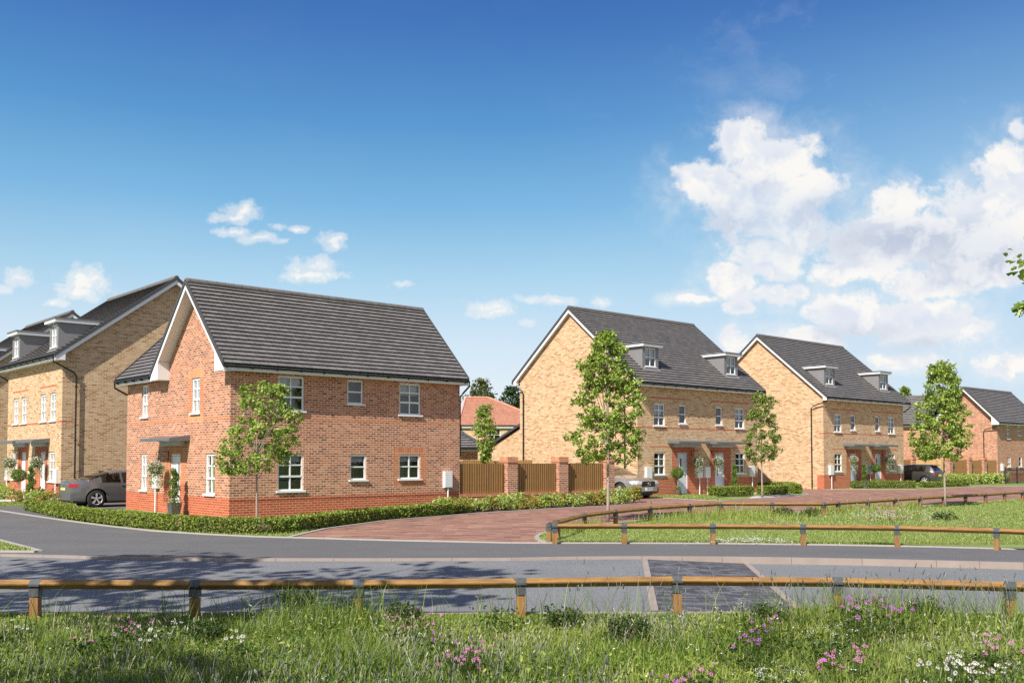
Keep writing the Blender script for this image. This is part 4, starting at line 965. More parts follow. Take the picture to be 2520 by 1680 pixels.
def tree(o, prof, hgt, label, lmat=LEAF, bmat=BARK, name='young_tree', leaf=.075, clusters=170, per=26, fork=1.25, tr=.035, seed=1, group=None, depthk=.9, spread=.16, lobed=True, cat='tree'):
    """prof: list of (height, left extent, right extent) of the crown; x is across, y is depth"""
    r = np.random.default_rng(seed); e = empty(name, o, 0, label, cat, group)
    zs = np.array([p[0] for p in prof]); ls = np.array([p[1] for p in prof]); rs = np.array([p[2] for p in prof]); od = np.argsort(zs); zs, ls, rs = zs[od], ls[od], rs[od]
    m = MB(); lean = r.uniform(-.03, .03); bend = [(lean * math.sin(q * 3) * 1.0, .02 * math.sin(q * 4), q * hgt * .93) for q in np.linspace(0, 1, 11)]
    tz = [b[2] for b in bend]; tx = [b[0] for b in bend]; ty = [b[1] for b in bend]
    trunk_at = lambda z: Vector((np.interp(z, tz, tx), np.interp(z, tz, ty), z))
    m.tube(bend, [tr * (1 - .93 * (q / 10)) * (1.25 if q == 0 else 1) for q in range(11)], bmat, 9)
    cen = []; rad_ = []
    for k in range(clusters):
        z = zs[0] + (zs[-1] - zs[0]) * r.beta(1.15, 1.15); l = np.interp(z, zs, ls); rr = np.interp(z, zs, rs); l, rr = max(.05, l - spread * .3), max(.05, rr - spread * .3); x0 = (rr - l) / 2; a = (rr + l) / 2
        ph = r.uniform(0, 6.28); q = r.uniform(.1, 1) ** .45
        x = x0 + math.cos(ph) * a * q; y = math.sin(ph) * a * depthk * q
        cen.append((x, y, z)); rad_.append(1)
    cen = np.array(cen)
    # limbs reach to a set of cluster centres
    nl = 15 if clusters > 60 else 8; order = r.permutation(clusters)[:nl * 5]
    limbs = []
    for i in range(nl):
        cidx = order[i]; c = Vector(cen[cidx]); z0 = fork + (c.z - fork) * r.uniform(.15, .5); z0 = max(fork * .92, min(z0, hgt * .85)); b = trunk_at(z0)
        mid = b.lerp(c, .5) + Vector((0, 0, -.02)) ; q = b.lerp(c, .25) + Vector((0, 0, -.0)); rad0 = tr * .55 * (1 - z0 / hgt * .7)
        m.tube([b, q, mid + Vector((0, 0, .05)), c], [rad0, rad0 * .7, rad0 * .45, rad0 * .15], bmat, 6, False); limbs.append((b, mid, c))
    for i in range(nl, min(len(order), nl * 5)):
        c = Vector(cen[order[i]]); L = min(limbs, key=lambda t: (t[1] - c).length); s = L[1].lerp(L[2], .2)
        if c.z > s.z - .15: m.tube([s, s.lerp(c, .5) + Vector((0, 0, .03)), c], [tr * .2, tr * .13, tr * .05], bmat, 4, False)
    m.build('trunk', e, True)
    n = clusters * per; ci = r.integers(0, clusters, n); d = r.normal(size=(n, 3)); d /= np.linalg.norm(d, axis=1)[:, None]
    k = (r.uniform(0, 1, n) ** .45 * spread)[:, None] * r.uniform(.45, 1.35, (clusters, 1))[ci]
    P = cen[ci] + d * k * np.array([1.15, 1.15, .75])
    Vv, T = leafcards(P, leaf, .75, .18, .6, r, 1.15, lobed); npmesh('crown', Vv, T, None, [lmat], e)
    return e
def prof_px(rows, xt, yb, s): return [((yb - y) / s, (xt - a) / s, (b - xt) / s) for y, a, b in rows]
t1o = G(632, 1299)
T1 = tree(t1o, prof_px([(665, 790, 870), (690, 730, 1000), (740, 690, 1080), (800, 700, 1080), (850, 690, 1110), (900, 710, 1120), (950, 630, 1110), (1000, 590, 1080), (1050, 620, 1050), (1100, 570, 1040), (1150, 590, 1040), (1195, 640, 760)], 835, 1517, 220), 3.85,
     'small leafy tree in front of the red brick corner house', tr=.034, clusters=190, per=40, fork=1.2, seed=3, leaf=.056, spread=.125)
t2o = G(1496, 1284)
T2 = tree(t2o, prof_px([(285, 725, 760), (320, 650, 850), (380, 610, 870), (450, 610, 880), (500, 520, 870), (560, 500, 920), (620, 560, 970), (700, 540, 960), (770, 480, 1010), (830, 490, 1010), (900, 510, 970), (960, 560, 970), (1010, 420, 1040), (1060, 430, 1020), (1120, 430, 960), (1170, 460, 970), (1215, 580, 900)], 740, 1635, 244.8), 5.5,
     'tallest young tree, on the tip of the grass island before the buff gable', tr=.05, clusters=300, per=42, fork=1.6, seed=5, leaf=.066, spread=.15)
T3 = tree(G(1876, 1225), prof_px([(515, 260, 300), (545, 235, 390), (600, 220, 440), (680, 190, 445), (740, 180, 445), (800, 190, 440), (880, 175, 455), (930, 150, 465), (980, 160, 460), (1030, 190, 440), (1055, 220, 370)], 302, 1333, 166), 4.9,
     'slim young tree between the small hedges at the end of the first buff pair', LEAFM, tr=.042, clusters=150, per=40, fork=1.55, seed=8, leaf=.065, spread=.15)
T4 = tree(G(2326.8, 1248), prof_px([(290, 1640, 1820), (330, 1580, 1840), (380, 1560, 1830), (430, 1570, 1850), (500, 1575, 1840), (550, 1520, 1850), (600, 1500, 1910), (650, 1480, 1900), (700, 1460, 1905), (750, 1460, 1920), (800, 1440, 1915), (850, 1445, 1920), (900, 1435, 1890), (950, 1445, 1880), (1000, 1465, 1850), (1040, 1500, 1820)], 1712, 1405, 205), 5.4,
     'broad young tree on the grass island at the right, before the red house', tr=.046, clusters=260, per=44, fork=1.75, seed=11, leaf=.070, spread=.16)
T5 = tree(G(2277, 1187.5), [(1.35, .5, .5), (1.9, .9, .8), (2.6, 1.0, .9), (3.3, .6, .6), (3.8, .2, .2)], 3.8, 'thin young tree behind the hatchback hedge, half hidden by the broad tree', LEAFM, tr=.04, clusters=110, per=24, fork=1.3, seed=12, leaf=.08, spread=.17)
def at_depth(px, y): r = ray(px, 1127); t = y / r[1]; return (r[0] * t, y)
T6 = tree(at_depth(1120 + 255 / 3.409, 46), prof_px([(358, 205, 300), (400, 180, 315), (450, 185, 315), (500, 155, 315), (550, 145, 345), (600, 135, 360), (650, 155, 350), (700, 190, 330), (760, 200, 310), (850, 220, 290)], 255, 1147, 179), 4.4,
     'narrow green tree growing behind the timber pier fence', tr=.04, clusters=150, per=26, fork=1.0, seed=14, leaf=.075, spread=.16)
def bg_tree(px, y, z0, z1, hw, label, mat, seed, leaf=.22, cl=260):
    hh = z1 - z0; pr = [(z0, hw * .5, hw * .5), (z0 + hh * .25, hw * .9, hw * .95), (z0 + hh * .5, hw, hw), (z0 + hh * .75, hw * .75, hw * .8), (z1, hw * .2, hw * .25)]
    return tree(at_depth(px, y), pr, z1, label, mat, BARKD, 'tree', leaf, cl, 24, z0, .2, seed, None, .9, hw * .2, False)
bg_tree(1182, 118, 3, 11.3, 2.6, 'olive green tree rising behind the left of the terracotta roof', LEAFO, 21)
bg_tree(1258, 112, 2, 10.1, 2.3, 'dark tree behind the right end of the terracotta roof', LEAFD, 22)
bg_tree(1283, 116, 2, 8.6, 1.7, 'smaller dark tree against the edge of the tall buff gable', LEAFD, 23)
bg_tree(2226, 108, 2, 9.6, 1.5, 'tall loose tree just right of the second buff pair', LEAFM, 24)
bg_tree(2243, 112, 1, 9.0, 1.7, 'darker tree beside the loose one, right of the second buff pair', LEAFD, 25)
bg_tree(1150, 125, 2, 8.9, 1.6, 'low olive tree behind the corner house eave', LEAFO, 26)
# tree whose leaf sprays hang in from the right; the one on the left stands out of frame and dapples the road
tree((8.98, 10.2), [(2.7, 1.6, 1.6), (3.2, 2.9, 2.9), (3.6, 3.3, 3.2), (4.2, 3.42, 3.3), (4.7, 3.36, 3.2), (5.1, 3.1, 3.1), (6.0, 2.4, 2.4), (6.9, .8, .8)], 6.9, 'tree at the right edge whose leafy twigs reach into the sky', LEAF, BARKD, 'tree', .085, 620, 18, 2.4, .11, 31, None, 1., .22, True)
def shade_tree(o, hgt, z0, hw, label, seed, cl=230, per=22):
    pr = [(z0, hw * .6, hw * .6), (z0 + (hgt - z0) * .4, hw, hw), (z0 + (hgt - z0) * .75, hw * .8, hw * .8), (hgt, hw * .2, hw * .2)]
    return tree(o, pr, hgt, label, LEAF, BARKD, 'tree', .30, cl, int(per * .6), z0 * .8, .2, seed, None, 1., .55, False)

# hedges
hp = [(92, 1259), (165, 1274), (270, 1289), (380, 1300), (500, 1308.5), (600, 1312), (680, 1311), (760, 1302), (860, 1288.5), (960, 1277), (1060, 1268.5), (1140, 1261.5)]
hedge([G(*p) for p in hp], 'long clipped hedge curving round the red brick corner house', w=.46, h=.355, dens=1600)
hb = hedge([G(70, 1256.5), G(118, 1258.5), G(168, 1266)], 'short clipped hedge by the drive at the left, next to the silver coupe', w=.4, h=.34)
hg = 'small clipped hedges in front of the buff houses'
hedge([G(1752, 1222.5), G(1845, 1219.5)], 'small block hedge before the spiral plant of the first buff pair', w=.55, h=.47, group=hg)
hedge([G(1874, 1218), G(1932, 1215.5)], 'small block hedge just right of the slim young tree', w=.55, h=.44, group=hg)
hedge([G(1866, 1207), G(1938, 1206.5), G(1960, 1214)], 'clipped hedge turning a corner behind the slim tree', w=.5, h=.46, group=hg, curve=False)
hedge([G(2032, 1200.5), G(2250, 1200.5)], 'long low hedge under the windows of the second buff pair', w=.55, h=.43, group=hg, dens=1200)
hedge([G(2270, 1199), G(2312, 1198)], 'small block hedge behind the hatchback wheel', w=.55, h=.34, group=hg, dens=1200)
hedge([G(2326, 1197), G(2376, 1195)], 'small block hedge right of the broad tree trunk', w=.55, h=.45, group=hg, dens=1200)
# shrubs in the bed before the pier fence
sg = 'mixed shrubs in the bed before the pier fence'
for k in range(17):
    x = 1100 + k * 28.5 + random.uniform(-4, 4); y = 1262.5 - (x - 1100) * .053 + (k % 2) * 2.2 - 2; kind = k % 3 == 1
    bush(G(x, y), random.uniform(.42, .55), random.uniform(.46, .60) + (.16 if k >= 14 else 0), ('rusty orange tipped shrub in the bed before the pier fence' if kind else 'pale green shrub in the bed before the pier fence'), SHRO if kind else SHRG, n=1100, leaf=.052, group=sg + (' (rusty ones)' if kind else ' (pale ones)'))
fgx = 'pale shrubs before the far fence'
for k in range(6): bush(G(2348 + k * 23, 1192 - k * .7), .68, .78, 'pale green shrub in front of the far fence by the last house', SHRG, n=900, leaf=.085, group=fgx)
bush(G(12, 1226), .8, .62, 'bright green shrub at the left edge by the white doors', SHRG, n=1200, leaf=.055)
bush(G(38, 1228), .7, .66, 'green shrub beside the topiary pot at the left', SHRG, n=1200, leaf=.055)
bush(G(76, 1240), .62, .66, 'orange and green shrub behind the left end of the hedge', SHRO, n=1300, leaf=.05)
bush(G(100, 1243), .55, .58, 'light green shrub between the orange ones behind the hedge', SHRG, n=1100, leaf=.05)
bush(G(124, 1245), .5, .55, 'rusty shrub nearest the bumper of the silver coupe', SHRO, n=1000, leaf=.05)
bush(G(137, 1247), .3, .36, 'small white variegated plant at the corner of the buff house', VARI, n=500, leaf=.045)

def facing(o, face, u, out): return off(o, u, -out) if face == 'R' else off(o, -out, u)
def pot_plant(o, kind, label, pot='square', name='potted_topiary'):
    e = empty(name, o, RZ, label, 'potted plant'); m = MB()
    if pot == 'square':
        w0, w1, hh = .13, .18, .42; p = [(-w0, -w0, .0), (w0, -w0, .0), (w0, w0, .0), (-w0, w0, .0)]; q = [(-w1, -w1, hh), (w1, -w1, hh), (w1, w1, hh), (-w1, w1, hh)]
        m.face(p[::-1], POTG)
        for i in range(4): m.face([p[i], p[(i + 1) % 4], q[(i + 1) % 4], q[i]], POTG)
        q2 = [(a * .88, b * .88, hh) for a, b, _ in q]; q3 = [(a * .88, b * .88, hh - .05) for a, b, _ in q]
        for i in range(4): j = (i + 1) % 4; m.face([q[i], q[j], q2[j], q2[i]], POTG); m.face([q2[i], q2[j], q3[j], q3[i]], POTG)
        m.face(q3, SOIL)
    else:
        hh = .3; m.lathe([(0, 0), (.13, 0), (.165, .15), (.175, .3), (.155, .3), (.15, .26), (0, .26)], POTB, 20)
    m.build('pot', e); st = MB(); top = hh + (.95 if kind == 'spiral' else .8); st.tube([(0, 0, hh - .05), (0, 0, top)], .018, BARK, 6); st.build('stem', e)
    r = rng; n = 2200
    if kind == 'spiral':
        t = r.uniform(0, 1, n); ang = t * 6.28 * 2.6; rr = .17 * (1 - t * .55); d = r.normal(size=(n, 3)); d /= np.linalg.norm(d, axis=1)[:, None]
        P = np.stack([np.cos(ang) * rr * .5, np.sin(ang) * rr * .5, hh + .12 + t * .95], 1) + d * (.13 * (1 - t * .45))[:, None]
        P2 = np.stack([r.normal(0, .1, 350), r.normal(0, .1, 350), hh + r.uniform(-.12, .1, 350)], 1); P = np.concatenate([P, P2])
    else:
        d = r.normal(size=(n, 3)); d /= np.linalg.norm(d, axis=1)[:, None]; c = np.array([0, 0, hh + .82]); rr = .29 * (1 + .1 * np.sin(d[:, 0] * 9) * np.sin(d[:, 2] * 8))
        P = c + d * (rr * r.uniform(.75, 1.03, n))[:, None] * [1.05, 1.05, .92]; P2 = np.stack([r.normal(0, .08, 250), r.normal(0, .08, 250), hh + r.uniform(-.02, .14, 250)], 1); P = np.concatenate([P, P2])
    Vv, T = leafcards(P, .032, .3, .15); npmesh('foliage', Vv, T, None, [TOPI], e)
def basket(o, face, u, z, label, out=.42, mount=None):
    """bracket on a wall, round basket of trailing plants"""
    c = facing(o, face, u, out); e = empty('hanging_basket', (*c, z), RZ, label, 'hanging basket')
    n = Vector((0, 1, 0)) if face == 'R' else Vector((1, 0, 0))
    br = MB(); A = n * (out - .02); br.tube([A + Vector((0, 0, .62)), A + Vector((0, 0, .3))], .012, IRON, 5); br.tube([A + Vector((0, 0, .6)), Vector((0, 0, .6)), Vector((0, 0, .55))], .011, IRON, 5); br.tube([A + Vector((0, 0, .32)), A * .2 + Vector((0, 0, .58))], .008, IRON, 5); br.build('bracket', e)
    ch = MB()
    for k in range(3):
        a = k * 2.09; ch.tube([(0, 0, .55), (math.cos(a) * .17, math.sin(a) * .17, .12)], .005, IRON, 4)
    ch.lathe([(0, -.14), (.1, -.12), (.17, 0), (.18, .1)], TWIG, 14); ch.build('basket', e)
    r = rng; N = 1100; d = r.normal(size=(N, 3)); d /= np.linalg.norm(d, axis=1)[:, None]; P = d * r.uniform(.17, .27, N)[:, None] * [1, 1, .85] + [0, 0, .04]
    M = 330; a = r.uniform(0, 6.28, M); t = r.uniform(0, 1, M); a = np.round(a * 2.2) / 2.2; P2 = np.stack([np.cos(a) * .2, np.sin(a) * .2, -.1 - t * .42], 1) + r.normal(0, .022, (M, 3))
    Vv, T = leafcards(np.concatenate([P, P2]), .035, .3, .2); npmesh('foliage', Vv, T, None, [VARI], e)
    K = 150; d = r.normal(size=(K, 3)); d[:, 2] += .4; d /= np.linalg.norm(d, axis=1)[:, None]; P = d * .28 * np.array([1, 1, .9]) + [0, 0, .05]
    Vv, T = leafcards(P, .036, .2, .05, aspect=1.); npmesh('flowers', Vv, T, None, [WHIT], e)['kind'] = 'stuff'
def bsk(o, face, px, py, label, out=.42):
    pl = off(o, 0, -out) if face == 'R' else off(o, -out, 0); u, z = on_plane(pl, U if face == 'R' else V, px, py); basket(o, face, u, z, label, out)
bsk(C, 'L', 384.6, 1155, 'hanging basket beside the white door of the red corner house')
bsk(C1, 'L', 24.2, 1141, 'leftmost hanging basket, at the left edge of the picture'); bsk(C1, 'L', 90, 1141, 'hanging basket between the white doors behind the coupe')
bsk(C2, 'R', 1717.5, 1137, 'hanging basket right of the first pale door, before the buff brick'); bsk(C2, 'R', 1767.3, 1137, 'hanging basket in front of the second pale door of the first buff pair')
bsk(C3, 'R', 2101, 1133, 'hanging basket over the first door of the second buff pair'); bsk(C3, 'R', 2186.5, 1133, 'hanging basket in front of the last window of the second buff pair')
def px_on(o, face, out, px): # ground position at a given distance from a facade, seen at px
    pl = off(o, 0, -out) if face == 'R' else off(o, -out, 0); u, _ = on_plane(pl, U if face == 'R' else V, px, 1180); return facing(o, face, u, out)
pot_plant(px_on(C, 'L', .45, 430), 'spiral', 'spiral topiary in a square zinc pot by the white door of the red house')
pot_plant(px_on(C1, 'L', .5, 47), 'ball', 'ball topiary by the left white door of the left buff pair', 'round'); pot_plant(px_on(C1, 'L', .9, 77), 'spiral', 'spiral topiary in a dark pot between the white doors at the left')
pot_plant(px_on(C2, 'R', .35, 1668), 'ball', 'ball topiary in a round brown pot at the first pale door', 'round'); pot_plant(px_on(C2, 'R', .5, 1807.8), 'spiral', 'spiral topiary in a zinc pot under the right window of the first buff pair')
pot_plant(px_on(C3, 'R', .5, 2127.5), 'spiral', 'spiral topiary between the doors of the second buff pair'); pot_plant(px_on(C3, 'R', .5, 2155.6), 'ball', 'ball topiary at the second door of the second buff pair')

# ------------------------------------------------------------------ cars
def car(o, rz, label, L, W, top, belt, axles, R, paint, sideglass, fglass, rglass, classify, name='parked_car', zb=.19, spokes=5, plate=None, badge=False):
    e = empty(name, o, rz, label, 'car'); hl = L / 2
    tx, tz = zip(*top); bx, bz = zip(*belt)
    xs = sorted(set(np.round(np.concatenate([np.linspace(-hl, hl, 54), [-hl + .03, hl - .03, -hl + .1, hl - .1]] + [np.linspace(a - R - .06, a + R + .06, 19) for a in axles] + [np.array([*sideglass[k], ]) for k in range(len(sideglass))] + [np.array(fglass), np.array(rglass)]), 4)))
    def sect(x):
        f = abs(x) / hl; w = W / 2 * (1 - .16 * f ** 5 - .05 * f ** 14); t = np.interp(x, tx, tz); b = min(np.interp(x, bx, bz), t - .02); z0 = zb + .05 * f ** 8
        g = t - b; wr = w * .94 - g * .52 if g > .16 else w * .80
        pts = [(w * .93, z0), (w * .985, z0 + (b - z0) * .22), (w, z0 + (b - z0) * .5), (w * .985, z0 + (b - z0) * .8), (w * .945, b), (wr + .03, t - min(.10, g * .35)), (wr * .86, t - min(.035, g * .2)), (wr * .5, t - .006), (0, t)]
        arch = 0
        for a in axles:
            d = abs(x - a)
            if d < R + .055: arch = max(arch, R + math.sqrt((R + .055) ** 2 - d * d))
        out = []; seg = [3, 4, 4, 3, 6, 2, 2, 2]
        for (p, q), n in zip(zip(pts, pts[1:]), seg):
            for k in range(n): t_ = k / n; out.append((p[0] + (q[0] - p[0]) * t_, p[1] + (q[1] - p[1]) * t_))
        out.append(pts[-1])
        if arch: out = [(y + (.012 if z < arch + .08 and z > arch - .1 else 0), max(z, arch)) for y, z in out]
        return out
    S = [sect(x) for x in xs]; n = len(S[0]); groups = {}
    def add(q, where):
        c = [sum(p[i] for p in q) / len(q) for i in range(3)]
        part, mat, lift = classify(c[0], c[1], c[2], where) or ('body', paint, 0)
        if lift:
            nn = (Vector(q[1]) - Vector(q[0])).cross(Vector(q[2]) - Vector(q[0]))
            if nn.length > 1e-9:
                nn.normalize(); cc = Vector((c[0] * .2, c[1], c[2] - .6))
                if nn.dot(cc) < 0: nn = -nn
                q = [tuple(Vector(p) + nn * lift) for p in q]
        groups.setdefault((part, c[1] > 0 if part.endswith('light') else None), (MB()))
        groups[(part, c[1] > 0 if part.endswith('light') else None)].face(q, mat)
    for i in range(len(xs) - 1):
        for j in range(n - 1):
            for sg in (1, -1):
                q = [(xs[i], sg * S[i][j][0], S[i][j][1]), (xs[i + 1], sg * S[i + 1][j][0], S[i + 1][j][1]), (xs[i + 1], sg * S[i + 1][j + 1][0], S[i + 1][j + 1][1]), (xs[i], sg * S[i][j + 1][0], S[i][j + 1][1])]
                if max(abs(q[0][2] - q[3][2]), abs(q[1][2] - q[2][2])) < 1e-4 and j < 12: continue
                xm = (xs[i] + xs[i + 1]) / 2; where = 'side'
                if 14 <= j < 20 and any(a < xm < b for a, b in sideglass) : where = 'sideglass'
                elif j >= 20 and fglass[0] < xm < fglass[1]: where = 'screen'
                elif j >= 20 and rglass[0] < xm < rglass[1]: where = 'screen'
                add(q, where)
    for end, xe in (('rear', -hl), ('front', hl)):
        T = S[0] if end == 'rear' else S[-1]; m = 16
        for j in range(n - 1):
            for k in range(m):
                q = []
                for (jj, kk) in ((j, k), (j, k + 1), (j + 1, k + 1), (j + 1, k)):
                    t = -1 + 2 * kk / m; y = t * T[jj][0]; q.append((xe + math.copysign(.05, xe) * (1 - t * t), y, T[jj][1]))
                add(q, end)
    body = None
    key = ('body', None); body = groups.pop(key)
    bo = body.build('body', e)
    # merge vertices for smooth shading
    import bmesh
    def weld(ob):
        bm = bmesh.new(); bm.from_mesh(ob.data); bmesh.ops.remove_doubles(bm, verts=bm.verts, dist=.0008); bmesh.ops.recalc_face_normals(bm, faces=bm.faces)
        for f in bm.faces: f.smooth = True
        for ed in bm.edges:
            if len(ed.link_faces) == 2 and ed.calc_face_angle(0) > .6: ed.smooth = False
        bm.to_mesh(ob.data); bm.free()
    weld(bo)
    for (part, _), g in groups.items(): weld(g.build(part, e))
    ub = MB(); ub.box(-hl + .25, -W / 2 + .3, .16, hl - .3, W / 2 - .3, .55, TRIM); ub.box(axles[0] + R + .08, -W / 2 + .1, .18, axles[1] - R - .08, W / 2 - .1, .4, TRIM)
    for a in axles: ub.box(a - R, -W / 2 + .28, .3, a + R, W / 2 - .28, .62, TRIM)
    ub.build('underbody', e)
    st = MB()
    for y in (-.36, .36):
        for x in (-.05, -.78):
            st.obox((x - .28, y - .24, .62), (.5, 0, 0), (0, .48, 0), (0, 0, .12), TRIM); st.obox((x - .3, y - .23, .62), (.12, 0, 0), (0, .46, 0), (-.1, 0, .42), TRIM); st.obox((x - .4, y - .12, 1.04), (.09, 0, 0), (0, .24, 0), (-.02, 0, .15), TRIM)
    st.build('seats', e)
    for a in axles:
        for sg in (1, -1):
            y = sg * (W / 2 - .13)
            t = MB(); t.lathe([(R * .66, -.10), (R * .93, -.11), (R, -.07), (R, .07), (R * .93, .11), (R * .66, .10)], TYRE, 28, (a, y, R), 'y'); w = t.build('wheel', e, True)
            r = MB(); yo = .095 * sg; r.lathe([(R * .70, yo), (R * .62, yo * .8), (R * .60, yo * .3)], RIM, 28, (a, y, R), 'y')
            r.lathe([(R * .60, yo * .25), (0.001, yo * .25)], TRIM, 28, (a, y, R), 'y'); r.lathe([(.001, yo * 1.02), (R * .13, yo * .98), (R * .15, yo * .6)], RIM, 12, (a, y, R), 'y')
            for k in range(spokes):
                for dd in (-.11, .11):
                    an = 6.283 * k / spokes + dd + .3; c, s = math.cos(an), math.sin(an); o_ = Vector((a + c * R * .1, y + yo * .8, R + s * R * .1)); d = Vector((c, 0, s)) * R * .55; p = Vector((-s, 0, c)) * R * .045
                    r.obox(o_ - p, d, p * 2, (0, yo * .2, 0), RIM)
            r.build('rim', w)
    mr = MB(); xm = fglass[0] + .35 if fglass[1] > fglass[0] else .6
    for sg in (1, -1): mr.lathe([(.001, -.1), (.06, -.09), (.085, 0), (.07, .08), (.001, .09)], paint, 10, (xm, sg * (W / 2 + .04), np.interp(xm, bx, bz) + .07), 'y')
    mr.build('door_mirrors', e, True)
    hd = MB()
    for sg in (1, -1): hd.box(-.42, sg * (W / 2 - .012) - .02, .80, -.22, sg * (W / 2 - .012) + .02, .825, CHROME)
    hd.build('door_handle', e)
    return e
def text_part(parent, name, body, loc, rot, size, mat):
    cu = bpy.data.curves.new(name, 'FONT'); cu.body = body; cu.size = size; cu.align_x = 'CENTER'; cu.align_y = 'CENTER'; cu.extrude = .001; cu.materials.append(mat)
    tmp = bpy.data.objects.new(name, cu); COL.objects.link(tmp); bpy.context.view_layer.update(); me = bpy.data.meshes.new_from_object(tmp.evaluated_get(bpy.context.evaluated_depsgraph_get())); bpy.data.objects.remove(tmp)
    o = bpy.data.objects.new(name, me); COL.objects.link(o); o.parent = parent; o.location = loc; o.rotation_euler = rot; return o
# silver coupe between the left houses
def cls1(x, y, z, wh):
    if wh == 'sideglass': return ('side_window', CGLASS, 0)
    if wh == 'screen': return ('windscreen', CGLASS, 0)
    a = abs(y)
    if x < -1.98 and a > .52 and .76 < z < .90 + (.05 if a > .7 else 0) and (x < -2.1 or z < .9): return ('tail_light', TAIL, .006)
    if wh == 'rear' and a < .27 and .64 < z < .76: return ('number_plate', PLY, .01)
    if wh == 'rear' and z < .30: return ('bumper_insert', TRIM, .004)
    if wh == 'side' and z < .25: return ('bumper_insert', TRIM, .004)
    return None
w = G(236, 1248.5); W1 = 1.77
cx_, cy_ = w[0] + V[0] * (W1 / 2 - .1) + U[0] * 1.32, w[1] + V[1] * (W1 / 2 - .1) + U[1] * 1.32
car1 = car((cx_, cy_), RZ, 'silver grey coupe parked between the buff house and the red corner house', 4.43, W1,
    [(-2.215, .92), (-2.15, 1.0), (-1.95, 1.05), (-1.6, 1.09), (-1.3, 1.2), (-.95, 1.32), (-.55, 1.395), (-.15, 1.415), (.25, 1.38), (.6, 1.24), (1.1, .99), (1.25, .955), (2.0, .82), (2.215, .62)],
    [(-2.215, .88), (-1.8, .93), (-.8, .935), (.9, .90), (1.2, .86), (2.2, .6)], (-1.32, 1.37), .335, PSIL, [(-1.12, -.42), (-.34, .80)], (.34, 1.1), (-1.58, -.8), cls1, 'parked_coupe')
q = MB(); q.lathe([(.001, 0), (.038, 0), (.04, .01)], CHROME, 16, (0, 0, 0), 'z'); q.lathe([(.001, .004), (.028, .004)], plain('badge_blue', (.05, .15, .5), .3), 12, (0, 0, 0), 'z')
b_ = q.build('badge', car1); b_.location = (-2.272, 0, .86); b_.rotation_euler = (0, rad(-90), 0)
fin = MB(); fin.obox((-.95, -.015, 1.31), (.2, 0, 0), (0, .03, 0), (-.06, 0, .07), PSIL); fin.build('roof_aerial', car1)
# silver-beige crossover nosing out beside the tall buff gable
def cls2(x, y, z, wh):
    if wh == 'sideglass': return ('side_window', CGLASS, 0)
    if wh == 'screen': return ('windscreen', CGLASS, 0)
    a = abs(y)
    if wh == 'front' and a < .44 and .56 < z < .80: return ('grille', TRIM, .006)
    if x > 2.02 and .45 < a and .68 < z < .82 and (wh == 'front' or x > 2.1 or z > .72): return ('headlight', HEAD, .008)
    if wh == 'front' and a < .30 and .40 < z < .53: return ('number_plate', PLW, .012)
    if wh == 'front' and .62 < a and .36 < z < .52: return ('fog_recess', TRIM, .004)
    if z < .34 and (wh != 'side' or z < .3): return ('lower_cladding', TRIM, .004)
    return None
w = G(1588, 1224.5); W2 = 1.9; fx = 1.47
cx_, cy_ = w[0] - U[0] * (W2 / 2 - .1) + V[0] * fx, w[1] - U[1] * (W2 / 2 - .1) + V[1] * fx
car2 = car((cx_, cy_), math.atan2(-V[1], -V[0]), 'silver beige crossover with a black grille, nosing out from behind the pier fence', 4.72, W2,
    [(-2.36, .95), (-2.3, 1.1), (-2.0, 1.38), (-1.7, 1.46), (-.5, 1.52), (.1, 1.49), (.5, 1.36), (1.08, 1.07), (1.2, 1.04), (1.9, .96), (2.2, .88), (2.36, .80)],
    [(-2.36, .95), (-1, 1.0), (1.0, .98), (1.6, .93), (2.36, .78)], (-1.4, 1.47), .365, PBEI, [(-1.7, -.75), (-.68, .0), (.07, .85)], (.18, 1.08), (-2.3, -2.0), cls2, 'parked_crossover', zb=.22)
q = MB(); m_ = 24
ring = [(.075 * math.cos(6.2832 * k / m_), .075 * math.sin(6.2832 * k / m_), 0) for k in range(m_ + 1)]; q.tube(ring, .011, CHROME, 6, False); q.tube([(.05, .05, 0), (.15, .13, 0)], .009, CHROME, 5); q.tube([(-.05, -.05, 0), (-.2, -.10, 0)], .007, CHROME, 5)
b_ = q.build('badge', car2); b_.location = (2.43, 0, .68); b_.rotation_euler = (rad(90), 0, rad(90))
INK = plain('plate_ink', (.01, .01, .01), .5)
text_part(car2, 'plate_lettering', 'HB MUT', (2.435, .05, .465), (rad(90), 0, rad(90)), .115, INK)
# graphite hatchback at the end of the second buff pair
def cls3(x, y, z, wh):
    if wh == 'sideglass': return ('side_window', CGLASS, 0)
    if wh == 'screen': return ('windscreen', CGLASS, 0)
    a = abs(y)
    if x < -1.86 and a > .52 and .70 < z < .93: return ('tail_light', TAIL, .008)
    if wh == 'rear' and a < .26 and .62 < z < .75: return ('number_plate', PLY, .012)
    if z < .33: return ('lower_cladding', TRIM, .004)
    return None
w = G(2277, 1193.3); W3 = 1.7; rx = -1.27
cx_, cy_ = w[0] + U[0] * (W3 / 2 - .1) - V[0] * rx, w[1] + U[1] * (W3 / 2 - .1) - V[1] * rx
car3 = car((cx_, cy_), math.atan2(V[1], V[0]), 'dark graphite hatchback parked beyond the second buff pair', 3.84, W3,
    [(-1.92, .90), (-1.87, 1.02), (-1.72, 1.22), (-1.58, 1.37), (-1.45, 1.41), (-.6, 1.43), (.2, 1.41), (.5, 1.34), (1.0, .99), (1.1, .96), (1.7, .88), (1.92, .66)],
    [(-1.92, .88), (-1.6, .95), (0, .94), (1.0, .90), (1.92, .62)], (rx, 1.2), .31, PBLK, [(-1.25, -.42), (-.32, .62)], (.24, 1.0), (-1.87, -1.56), cls3, 'parked_hatchback', spokes=6)
